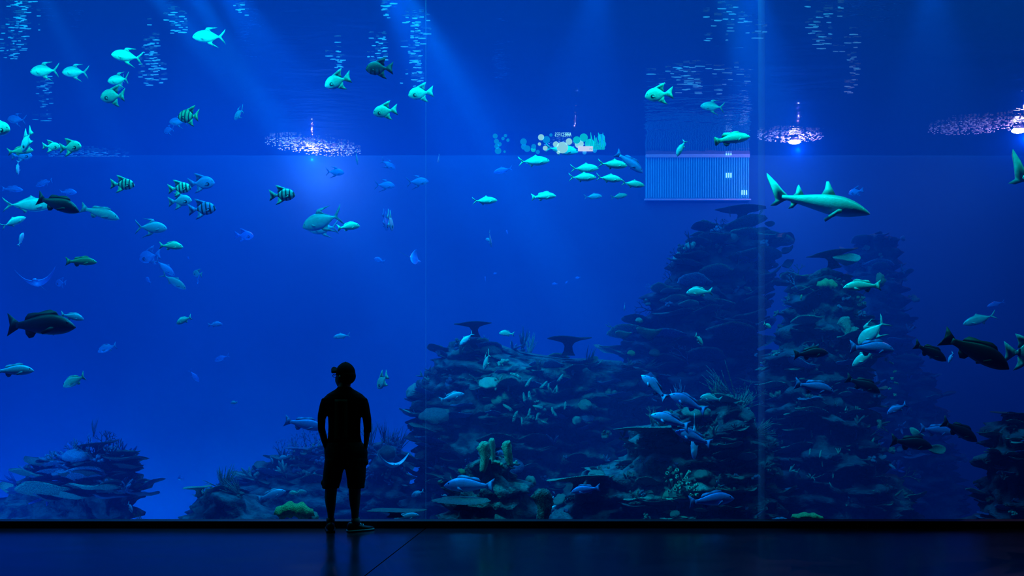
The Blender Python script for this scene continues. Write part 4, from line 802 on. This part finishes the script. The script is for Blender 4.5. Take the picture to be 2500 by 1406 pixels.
for i, (x, y, w) in enumerate([(2090,998,28),(2064,1002,22)]): coral('finger_coral','B','fingers','cyan',x,y,w,['pale fan of short fingers low on the right reef','small pale finger tuft left of the fan of fingers'][i],var=i,rot=RX(35) @ RY(25))
coral('column_sponge','B','column','teal',2146,1045,44,'upright greenish sponge low on the right reef',rot=RY(4),sc=(.7,1,1))
coral('cup_coral','B','cup','cyan',2233,1065,40,'pale cup coral behind the lowest navy snapper',Y=10.9,rot=RY(30))
coral('cup_coral','B','cup','teal',2282,1105,44,'round teal cup coral under the low right snappers',Y=10.8,rot=RX(50))
coral('lobed_coral','B','lobes','green',1972,1266,92,'green elongated coral lying on the bottom edge at right',Y=9.5,rot=RY(3),sc=(1,1,.55))
coral('lobed_sponge','B','lobes','blue',1903,1269,44,'blue oval sponge lying left of the elongated green coral',cat='sponge',Y=9.5,sc=(1,1,.5),rot=RY(-4))
coral('tube_sponge','B','tubes','cyan',1896,1215,26,'tiny bright tube sponge cluster right of the glass seam',cat='sponge',rot=RX(60))
coral('finger_coral','B','fingers','cyan',1930,1150,46,'curved pale finger coral right of the glass seam',rot=RY(50))
coral('shelf_sponge','B','shelf','blue',1925,1192,46,'pale arched shelf with blue stalk right of the glass seam',cat='sponge',rot=RZ(-70))
for i, (x, y, l) in enumerate([(1975,1112,30),(2000,1118,34),(2008,1140,26),(2033,1168,30),(2030,1190,24),(1980,1165,20),(1990,1175,20)]):
    o = coral('finger_sponge','B','finger','cyan',x,y,l*1.2,'pale finger sponge in the loose patch low on the right reef',cat='sponge',rot=RY(random.uniform(-30,30)),var=i % 3); o['group'] = 'finger sponges low on the right reef'
# tube sponge cluster
for i, (x, y, w, l) in enumerate([(1645,1155,54,'bright tube sponge cluster, upper left of three on the front slope'),(1668,1172,56,'bright tube sponge cluster in the middle of three on the front slope'),(1648,1196,60,'bright tube sponge cluster, lower left of three on the front slope'),(1690,1198,52,'bright tube sponge cluster by the lowest blue snapper'),(1752,1195,30,'small pale tube sponge cluster above the big low snapper')]):
    coral('tube_sponge','F','tubes','cyan' if i != 9 else 'teal',x,y,w,l,cat='sponge',rot=RX(62) @ RZ(i*40),var=i % 3)
for i, (x, y, w, l) in enumerate([(1480,1060,30,'dim tube sponges left under the long thin coral plate'),(1520,1066,38,'dim tube sponges in the middle under the long thin coral plate'),(1660,1108,22,'small green tube sponges beneath the pale shark')]):
    coral('tube_sponge','F','tubes','teal',x,y,w,l,cat='sponge',Y=10.6,rot=RX(62) @ RZ(i*50),var=i % 3)
coral('brain_coral','F','brain','cyan',1842,1262,18,'small round pale coral at the bottom right of the front slope')
coral('brain_coral','F','brain','dull',1648,1255,30,'small round dull coral at the foot of the front slope',var=1)
coral('brain_coral','F','brain','teal',1700,1005,66,'broad teal coral head at the top of the front slope',Y=10.7,rot=RX(20),sc=(1.3,1,.8))
coral('leaf_coral','F','shelf','green',1790,1085,24,'small green leaf coral on the front slope near the glass seam',rot=RZ(-80))
# sea whips and fans
coral('sea_whip','F','whips','dull',1800,985,200,'large spray of sea whips sweeping left over the front slope',cat='coral',Y=11.2,rot=RY(-44),sc=(.8,1,1.0))
coral('sea_fan','F','fan','dull',1835,990,130,'dense branching sea fan beside the glass seam',Y=11.2,rot=RY(6),var=1)
coral('sea_fan','F','fan','dull',1800,1000,130,'branching sea fan between the whip spray and the seam fan',Y=11.3,rot=RY(-10),var=2)
for i, (x, y, w, r, l) in enumerate([(1640,686,70,-40,'sea fan low on the left edge of the tall tower'),(1668,638,90,-30,'sea fan midway up the left edge of the tall tower'),(1735,592,70,-20,'sea fan near the shoulder of the tall tower'),(1765,560,60,-12,'sea fan just under the crown of the tall tower')]):
    coral('sea_fan','A','fan','dark',x,y,w,l,Y=13.2,rot=RY(r),var=i % 3)
coral('sea_whip','A','whips','dark',1688,620,66,'tall thin sea whip standing off the left side of the tall tower',Y=13.2,rot=RY(-8),sc=(.35,1,1.8))
coral('sea_whip','A','whips','dark',1783,530,44,'thin sea whip beside the crowning table coral',Y=13.4,rot=RY(-4),sc=(.3,1,1))
coral('cup_coral','A','cup','dark',1877,552,26,'small dark ring coral on the right shoulder of the tall tower',Y=13.3,rot=RX(50))
for i, (x, y) in enumerate([(1900,575),(1915,612),(1917,645),(1910,672)]):
    coral('plate_coral','A','shelf','dark',x,y,44,['topmost','second','third','lowest'][i]+' dark lobe sticking out of the tall tower\'s right edge',Y=13.2,rot=RZ(-20) @ RX(30),var=i % 3,sc=(1,1,1.6))
# middle reef
coral('knob_coral','D','knobs','cyan',1230,893,56,'cauliflower coral high on the middle reef under the head-on fish')
coral('brain_coral','D','brain','cyan',1195,935,66,'domed pale shelf coral on the middle reef',rot=RX(25),sc=(1,1,.6))
coral('cup_coral','D','cup','teal',1445,890,40,'tilted teal cup coral on the right of the middle reef',rot=RX(35) @ RY(-18))
coral('cup_coral','D','cup','teal',1523,825,42,'left of two shallow coral bowls at the saddle',Y=12.2,rot=RX(-8))
coral('cup_coral','D','cup','teal',1586,826,66,'wider right one of two shallow coral bowls at the saddle',Y=12.2,rot=RX(-8),var=1)
coral('brain_coral','D','brain','green',1541,862,24,'small green coral below the left coral bowl',Y=12.2)
coral('brain_coral','D','brain','dull',1598,862,32,'dull round coral below the wide coral bowl',Y=12.2,var=1)
coral('brain_coral','D','brain','cyan',1408,1026,28,'lone round spiky coral at the foot of the middle reef',rot=RX(70))
coral('brain_coral','D','brain','cyan',1560,782,22,'small pale coral between the two coral bowls',Y=12.1)
FS = [(x, y+4, l, r) for x, y, l, r in [(1272,905,40,-60),(1282,925,36,40),(1240,940,26,10),(1360,915,32,40),(1397,898,34,4),(1296,962,36,-8),(1318,930,34,48),(1280,965,34,-2),(1340,940,24,0),(1358,946,26,6),(1250,985,38,-48),(1252,1010,40,24),(1288,1002,30,18),(1325,980,34,-70),(1358,1000,38,-22),(1378,985,28,8),(1308,1012,28,20),(1336,1018,34,-56),(1274,1024,28,0)]]
for i, (x, y, l, r) in enumerate(FS):
    o = coral('finger_sponge','D','finger','cyan',x,y+l*.4,l*1.5,'pale finger sponge in the loose rows across the middle reef',cat='sponge',rot=RX(14) @ RY(r),var=i % 3,sc=(1.4,1.4,1.0))
    o['group'] = 'finger sponges across the middle reef'
for i, (x, y, r) in enumerate([(1030,918,-60),(1046,930,-30),(1020,958,-70),(1050,905,-40),(1072,868,-20),(1012,1010,-60)]):
    coral('finger_coral','D','fingers','cyan' if i < 3 else 'blue',x,y,34,['topmost of the pale finger tufts','second of the pale finger tufts','lower right pale finger tuft','small finger tuft above the pale ones','highest blue finger tuft','lowest blue finger tuft'][i]+' on the left edge of the middle reef',rot=RY(r),var=i % 3)
coral('brain_coral','D','brain','dull',1060,1015,90,'big ribbed dome coral at the left foot of the middle reef',sc=(1,.8,.6),Y=12.1)
# front block
coral('column_sponge','E','column','cyan',1180,1148,84,'brilliant cyan rope sponge, tallest left one on the front block',cat='sponge',Y=9.7,rot=RY(4),sc=(.85,1,1.75))
coral('column_sponge','E','column','cyan',1203,1128,64,'brilliant cyan rope sponge behind the tallest on the front block',cat='sponge',Y=9.9,rot=RY(-2),sc=(.8,1,1.9),var=1)
coral('column_sponge','E','column','cyan',1244,1134,74,'brilliant cyan rope sponge standing right on the front block',cat='sponge',Y=9.7,rot=RY(-6),sc=(.85,1,1.65),var=2)
coral('lobed_coral','E','lobes','cyan',1217,1135,36,'small curled cyan sponge between the rope sponges',cat='sponge',Y=9.6,rot=RY(35),sc=(1,1,.9))
coral('brain_coral','E','brain','green',1128,1152,26,'small green ball coral at the left of the front block')
coral('brain_coral','E','brain','green',1200,1160,36,'dull green coral head under the rope sponges',var=1)
coral('lobed_coral','E','lobes','green',1212,1205,54,'green-grey lumpy coral in front of the front block',rot=RY(8),sc=(1,1,.9),var=1)
coral('lobed_coral','E','lobes','green',1260,1190,34,'small green lumpy coral at the right of the front block',rot=RY(-10),var=2)
coral('cup_coral','E','cup','teal',1262,1228,54,'open ring coral low on the front block',rot=RX(50))
coral('column_sponge','E','column','rock',1324,1276,150,'two-lobed dull sponge column at the foot of the front block',cat='sponge',Y=9.7,sc=(.75,1,1.15),rot=RY(3))
# lower left
coral('lobed_coral','K','lobes','green',718,1258,112,'arched bright green coral at the bottom left of the man',Y=9.7,rot=RY(2),sc=(1,1,1.0))
coral('brain_coral','K','brain','teal',760,1262,44,'teal encrusted rock right of the arched green coral',Y=9.8,sc=(1,1,.9))
coral('sea_whip','K','whips','dull',228,1066,60,'faint sea whips above the lower left table coral',Y=12.4,sc=(.5,1,1.4),rot=RY(4))
coral('sea_whip','H','whips','dull',540,1190,60,'faint sea whips right of the small pale table coral',Y=13.2,sc=(.6,1,1.5),rot=RY(-6))
coral('sea_whip','K','whips','dull',345,1280,60,'sparse dark sea whips left of the little hump',Y=10.6,sc=(.7,1,1.1),rot=RY(-22))
coral('brain_coral','G','brain','blue',150,1148,60,'ring-eyed blue coral on top of the lower left reef',rot=RX(30))
coral('brain_coral','G','brain','blue',190,1112,80,'striped dome coral beneath the tilted lower left table coral',rot=RX(10),sc=(1,1,.8),var=1)
coral('brain_coral','J','brain','dull',945,1104,50,'dome coral on the hazy block right of the man',Y=12.7,sc=(1,1,1.2))
coral('sea_whip','J','whips','dull',938,1080,80,'thin sea whips rising beside the man\'s elbow',Y=12.8,sc=(.7,1,1.5))

# ------------------------------------------------------------------ the man in front of the glass
MYD = 8.5
def px(x, y): p = wp(x, y, MYD); return p.x, p.z
def ringstack(mb, rows, depth, yc=MYD, seg=20, lean=None):
    """rows (row, left, right[, depth radius, y shift]) in the outline of the figure"""
    R = []
    for r in rows:
        xl, z = px(r[1], r[0]); xr, _ = px(r[2], r[0]); rx = (xr-xl)/2; dy = r[3] if len(r) > 3 and r[3] else min(depth, rx*1.15); ys = r[4] if len(r) > 4 else 0
        R.append([Vector(((xl+xr)/2+rx*math.cos(2*PI*k/seg), yc+ys+dy*math.sin(2*PI*k/seg), z)) for k in range(seg)])
    mb.rings(R)
def fused(name, mb, m, parent, voxel=.008, smooth=4):
    me = mb.mesh(name, None); o = bpy.data.objects.new(name, me); C.objects.link(o)
    md = o.modifiers.new('r', 'REMESH'); md.mode = 'VOXEL'; md.voxel_size = voxel
    ms = o.modifiers.new('s', 'SMOOTH'); ms.iterations = smooth; ms.factor = .5
    dg = bpy.context.evaluated_depsgraph_get(); me2 = bpy.data.meshes.new_from_object(o.evaluated_get(dg)); bpy.data.objects.remove(o)
    me2.materials.clear(); me2.materials.append(m)
    for p in me2.polygons: p.use_smooth = True
    oo = link(name, me2, parent); oo.matrix_parent_inverse = parent.matrix_world.inverted(); return oo
footx, _ = px(845, 1290)
man = empty('person', Matrix.Translation((footx, MYD, 0))); bpy.context.view_layer.update()
tag(man, 'person in cap, shirt and long shorts standing before the glass, hands in pockets', 'person')
skin = mat('skin', (.22, .12, .08), rough=.6); shirt = mat('dark shirt', (.006, .006, .008), rough=1, spec=.05, bump=.2); shortm = mat('dark shorts', (.008, .008, .01), rough=.9, bump=.2)
capm = mat('dark cap', (.005, .005, .006), rough=1, spec=.05); shoem = mat('black shoe', (.012, .012, .014), rough=.5); whitem = mat('pale shoe trim', (.5, .5, .55), rough=.5); sockm = mat('grey sock', (.18, .18, .2), rough=.9)
fdir = Vector((-.80, .60, 0)).normalized(); frt = Vector((fdir.y, -fdir.x, 0))        # he looks to the left, away from the camera
hx, hz = px(843, 915); H = Vector((hx, MYD, hz))
mb = MB()
def loc(f, s, z): return H+fdir*f+frt*s+Vector((0, 0, z))
def ell(c, rf, rs_, rz, seg=16, nr=10):
    R = []
    for i in range(nr+1):
        t = PI*(i+.03)/(nr+.06); R.append([c+fdir*(rf*math.sin(t)*math.cos(2*PI*k/seg))+frt*(rs_*math.sin(t)*math.sin(2*PI*k/seg))+Vector((0, 0, rz*math.cos(t))) for k in range(seg)])
    mb.rings(R)
ell(loc(-.004, 0, .008), .096, .082, .104)                 # skull
ell(loc(.040, 0, -.050), .090, .070, .082)                # face and jaw
ell(loc(.070, 0, -.100), .042, .042, .036)                  # chin
mb.tube([loc(.105, 0, -.0), loc(.125, 0, -.03), loc(.137, 0, -.045)], [.009, .013, .015], 8)  # nose
mb.tube([loc(.112, -.02, -.076), loc(.117, 0, -.074), loc(.112, .02, -.076)], [.007, .01, .007], 8)  # mouth
for s in (-1, 1): mb.tube([loc(-.01, s*.083, .0), loc(-.022, s*.094, -.015), loc(-.01, s*.086, -.045)], [.016, .016, .01], 8)
neckx, neckz = px(839, 945)
mb.tube([Vector((hx+.003, MYD+.0, neckz+.06)), Vector((neckx, MYD, neckz-.03)), Vector((neckx, MYD, neckz-.14))], [.058, .062, .08], 16)
ringstack(mb, [(968,815,869,.07),(985,797,885,.09),(1030,804,877),(1080,803,878),(1110,797,887),(1140,800,884)], .11)
LA = [(985,786,811),(1010,779,798),(1035,777.5,792.5),(1048,777.5,793),(1062,780,798),(1078,785,800),(1092,790,803)]
RA = [(985,872,896),(1010,884,903),(1035,888.5,905.5),(1050,889,905),(1064,888,903),(1080,888,900),(1095,886,897)]
ringstack(mb, LA, .055); ringstack(mb, RA, .055)
# hands resting in the pockets: palm and five fingers each
for sx, (wx, wy) in ((1, (797, 1095)), (-1, (891, 1097))):
    x, z = px(wx, wy); w = Vector((x, MYD, z)); ringx = sx*.012
    mb.tube([w, w+Vector((ringx, -.004, -.05)), w+Vector((ringx*1.8, -.008, -.095))], [.026, .036, .034], 10, flat=1)
    for k in range(4):
        b = w+Vector((ringx*1.8, -.03+.019*k, -.09)); ln = (.062, .072, .068, .052)[k]
        mb.tube([b, b+Vector((sx*.006, 0, -ln*.5)), b+Vector((sx*.018, 0, -ln))], [.0095, .009, .0075], 7)
    b = w+Vector((ringx, .03, -.03)); mb.tube([b, b+Vector((sx*.012, .022, -.03)), b+Vector((sx*.02, .02, -.06))], [.012, .011, .009], 7)
LL = [(1120,798,838,.1),(1150,797,834,.1),(1180,796,824,.085),(1200,793.5,822.5,.066),(1214,792.5,821,.063),(1232,795,819.5,.054),(1250,799,817,.043),(1264,800.5,815,.038),(1280,799.5,815.5,.044)]
RL = [(1120,844,886,.1),(1150,848,885,.1),(1180,851,882,.085),(1200,851.5,880.5,.066),(1214,852,880,.063),(1232,854,878.5,.054),(1248,857,876.5,.043),(1262,858,875.5,.038),(1280,856.5,876,.044)]
ringstack(mb, LL, .1); ringstack(mb, RL, .1)
fused('body', mb, skin, man)
mb = MB()       # shirt with sleeves to the forearm
ringstack(mb, [(944,825,856,.07),(949,821,861,.075),(955,811,872,.085),(962,799.5,884,.1),(971,790.5,893,.11),(984,786,897,.115),(1000,792,891,.12),(1016,801,881,.12),(1040,802,879.5,.12),(1062,801,880,.118),(1078,799,883,.12),(1092,796,887.5,.125)], .12, seg=28)
ringstack(mb, [(972,786,816),(985,781.5,812),(1000,778.2,808),(1012,776,800),(1022,775.6,795),(1045,776,793.5),(1056,777.5,796)], .06)
ringstack(mb, [(972,868,896),(985,871,900.5),(1000,877,903),(1012,881,905),(1022,885.5,906.5),(1045,888,907),(1056,887.5,906)], .06)
fused('shirt', mb, shirt, man, voxel=.007, smooth=3)
mb = MB()
a = wp(818, 975, MYD-.135); b = wp(847, 1074, MYD-.135)
mb.rings([[Vector((x, y, z)) for x, y in ((a.x, MYD-.10), (a.x, MYD-.155), ((a.x+b.x)/2, MYD-.175), (b.x, MYD-.155), (b.x, MYD-.10))] for z in (b.z, b.z+.03, a.z-.03, a.z)])
sp_ = link('back_panel', mb.mesh('back_panel', mat('olive back panel', (.012, .018, .012), rough=1, spec=.05)), man); sp_.matrix_parent_inverse = man.matrix_world.inverted(); sp_['label'] = 'slim olive panel down the back'
mb = MB()       # long shorts
ringstack(mb, [(1078,799,883,.125),(1090,796,893,.13),(1102,794,898,.135),(1120,793.3,897,.135),(1136,791.5,894.5,.13),(1143,791,893,.12)], .13, seg=28)
ringstack(mb, [(1120,793.5,848,.12),(1141,791,841,.12),(1155,789.5,836,.115),(1168,788.3,834,.11),(1172,789.5,833,.11),(1183,787.5,829.5,.105),(1192,786.5,827.5,.1)], .12)
ringstack(mb, [(1120,836,897,.12),(1141,842,893.5,.12),(1155,845,893,.115),(1168,847,892.3,.11),(1180,848,890.5,.105),(1191,849,890,.1)], .12)
for x, y in ((787.5, 1178), (896, 1128)):
    p, z = px(x, y); mb.ball((p, MYD, z), .016, 8, 6, sc=(1, 3, 2))
fused('shorts', mb, shortm, man, voxel=.010, smooth=2)
def put(name, mb, m, parent=man): o = link(name, mb.mesh(name, m), parent); o.matrix_parent_inverse = man.matrix_world.inverted() if parent is man else parent.matrix_world.inverted(); return o
keep = mb = MB(); ell(loc(-.022, 0, -.012), .098, .090, .092); put('hair', mb, mat('black hair', (.006, .005, .005), rough=.9, spec=.1))
mb = MB()       # cap crown over the skull
seg = 24; R = []
for i in range(9):
    t = (PI*.56)*(i+.05)/8; q = Vector((-.004, 0, 0))
    R.append([loc(-.004+.108*math.sin(t)**1.2*math.cos(2*PI*k/seg), .092*math.sin(t)**1.2*math.sin(2*PI*k/seg), .022+.112*math.cos(t)) for k in range(seg)])
mb.rings(R); mb.ball(loc(-.004, 0, .132), .010, 8, 5, sc=(1, 1, .5)); put('cap', mb, capm); cap = man.children[-1] if False else None
mb = MB(); top = []; bot = []      # curved brim
for k in range(17):
    a = -PI/2+PI*k/16; v = loc(.06+.112*max(0, math.cos(a))**.6, .082*math.sin(a), .096-.022*math.cos(a)-.066*math.sin(a)**2); top.append(v+Vector((0, 0, .012))); bot.append(v-Vector((0, 0, .012)))
mb.rings([bot, top]); put('cap_brim', mb, capm)
mb = MB()
for s in (-1, 1):
    c = loc(.126, s*.034, -.008); pts = [c+frt*(.026*math.cos(2*PI*k/12))+Vector((0, 0, .017*math.sin(2*PI*k/12))) for k in range(13)]; mb.tube(pts, .003, 5)
    mb.tube([loc(.126, s*.06, -.002), loc(.07, s*.083, -.002), loc(-.005, s*.088, -.006)], .003, 5)
mb.tube([loc(.129, -.008, -.004), loc(.129, .008, -.004)], .003, 5); put('glasses', mb, blackm)
def shoe(x, toe, heel_y=0):
    """low trainer: toe is the horizontal direction of the foot"""
    cx, _ = px(x, 1285); c = Vector((cx, MYD, 0)); t = Vector(toe).normalized(); s = Vector((t.y, -t.x, 0))
    prof = [(-.085,.030,.030,.075),(-.07,.040,.032,.10),(-.03,.042,.034,.105),(.02,.043,.034,.085),(.07,.047,.034,.062),(.12,.049,.03,.05),(.16,.042,.028,.044),(.19,.022,.026,.034)]
    mb = MB(); R = []
    for f, w, _, h in prof: R.append([c+t*f+s*(w*math.cos(2*PI*k/14))+Vector((0, 0, .012+(h-.012)*(.5+.5*math.sin(2*PI*k/14))) ) for k in range(14)])
    mb.rings(R); o = put('shoe', mb, shoem)
    mb = MB(); pl = []
    for sg in (1, -1):
        for f, w, _, h in (prof if sg == 1 else prof[::-1]): pl.append(c+t*f*1.03+s*(sg*(w+.004)))
    mb.rings([[v+Vector((0, 0, z)) for v in pl] for z in (.001, .022)]); bpy.context.view_layer.update(); q = put('sole', mb, whitem if x > 840 else shoem, o)
    mb = MB(); mb.tube([c+Vector((0, 0, .07)), c+Vector((0, 0, .14))], [.046, .043], 14); put('sock', mb, sockm if x > 840 else shoem)
    return o, c, t, s
shoe(807, (-.25, .97, 0)); o, c, t, s = shoe(868, (.80, .45, 0))
mb = MB()
for f, h in ((.03, .088), (.055, .076), (.08, .066)): mb.tube([c+t*f-s*.03+Vector((0, 0, h-.018)), c+t*f+Vector((0, 0, h+.004)), c+t*f+s*.03+Vector((0, 0, h-.018))], .005, 5)
put('laces', mb, whitem, o)

# ------------------------------------------------------------------ lights
def aim(o, to): o.rotation_euler = (Vector(to)-o.location).to_track_quat('-Z', 'Y').to_euler()
def area(name, loc_, to, sx, sy, power, col):
    l = bpy.data.lights.new(name, 'AREA'); l.shape = 'RECTANGLE'; l.size = sx; l.size_y = sy; l.energy = power; l.color = col
    o = bpy.data.objects.new(name, l); o.location = loc_; C.objects.link(o); aim(o, to); return o
def spot(name, loc_, to, power, col, ang, blend=.4, size=.1):
    l = bpy.data.lights.new(name, 'SPOT'); l.energy = power; l.color = col; l.spot_size = math.radians(ang); l.spot_blend = blend; l.shadow_soft_size = size
    o = bpy.data.objects.new(name, l); o.location = loc_; C.objects.link(o); aim(o, to); return o
def point(name, loc_, power, col, size=.12):
    l = bpy.data.lights.new(name, 'POINT'); l.energy = power; l.color = col; l.shadow_soft_size = size
    o = bpy.data.objects.new(name, l); o.location = loc_; C.objects.link(o); return o
K = 1.0
area('fill_strip', (-1.0, 9.0, 6.35), (-1.0, 12.0, 2.0), 20, .12, 400*K, (.0, 1, .75))  # unseen strip added above the window to light the fish sides
CY = (0, .9, 1)
for x, tx, ty_, tz, pw, an in [(-6.3,-6.5,10.4,3.2,300,50), (-3.6,-3.2,10.3,3.0,250,50), (-4.4,.36,12.0,1.3,3000,15), (-3.4,-.3,11.2,1.0,1000,34), (1.0,.6,10.8,2.9,320,46), (-1.6,2.1,10.6,.3,1500,36), (2.2,4.0,10.8,3.0,1100,28), (2.6,3.8,11,.6,700,42), (-5.4,-2.55,9.9,-.1,1300,13), (-8.6,-6.5,11.5,.2,3000,30), (4.6,5.6,10.8,1.5,260,46), (-3.8,-.2,9.9,.55,3600,11), (-1.4,2.05,10.2,.25,4600,11)]:
    spot('fill_spot', (x, 9.05, 6.3), (tx, ty_, tz), pw*K*(1.0 if an < 18 else 1), (0, .85, .6) if an < 18 or pw == 1100 else ((0, .5, 1) if pw == 3000 else CY), an, .8, .08)  # unseen spots added to brighten fish and corals
area('tank_flood', (-3.0, 14.6, 13.5), (-2.6, 14.8, 0), 17, 7, 4700*K, (0, .60, 1))
spot('reef_fill_spot', (-7.4, 9.15, -.45), (-6.6, 11.6, .5), 420*K, (0, .42, 1), 75, .6, .06)  # unseen uplight added below the sill for the lower left reef
area('haze_fill_flood', (-3.6, 16.6, ZB+.15), (-3.6, 15.6, 6), 17, .5, 1150*K, (0, .58, 1))  # unseen flood added behind the reef to brighten the low haze
for x, y, Y, lab, r in LAMPS:
    c = on_surface(x, y); point('waterline_glow', (c.x, c.y-.2, ZS-.32), 110*K, (.75, .6, 1), 0)
c = on_surface(765, 358); point('waterline_glow', (c.x, c.y-.1, ZS-.30), 100*K, (.8, .72, 1), 0)
c = on_surface(1400, 352); point('waterline_glow', (c.x, c.y-.5, ZS-.28), 10*K, (1, .8, .9), 0)  # added to light the chips over the sign, no lamp there
for i, x in enumerate((-7.0, -5.2, -3.6, -1.6)):
    spot('shaft_lamp', (x, 13.2+.3*i, 7.6), (x+4.6, 13.2, 0), 70*K, (0, .5, 1), 7, .6, .05)
for n_, (x, y, pw) in enumerate(((-6.8, 11.3, 34), (-5.2, 12.6, 6), (-1.2, 12.2, 6), (3.6, 12.6, 4))):
    point('glint_light', (x, y, ZS+.9), pw*K, (0, .6, 1), .0)  # unseen points added above the water to light the glint slivers

w = bpy.data.worlds.new('dark hall'); bpy.context.scene.world = w; w.use_nodes = True; w.node_tree.nodes['Background'].inputs[0].default_value = (0, 0, .001, 1)
cam = bpy.data.cameras.new('camera'); cam.sensor_width = 36; cam.lens = F/2500*36; cam.shift_y = (HY-703)/2500; cam.clip_end = 100
co = bpy.data.objects.new('camera', cam); co.location = (0, 0, HC); co.rotation_euler = (PI/2, 0, 0); C.objects.link(co)
sc = bpy.context.scene; sc.camera = co
sc.view_settings.view_transform = 'Standard'; sc.view_settings.look = 'None'; sc.view_settings.gamma = 1; sc.view_settings.exposure = 0
cy = sc.cycles
cy.max_bounces = 5; cy.diffuse_bounces = 1; cy.glossy_bounces = 3; cy.transmission_bounces = 3; cy.volume_bounces = 0; cy.transparent_max_bounces = 10
cy.use_denoising = True; cy.sample_clamp_indirect = 4; cy.caustics_reflective = False; cy.caustics_refractive = False
cy.use_adaptive_sampling = True; cy.adaptive_threshold = .02
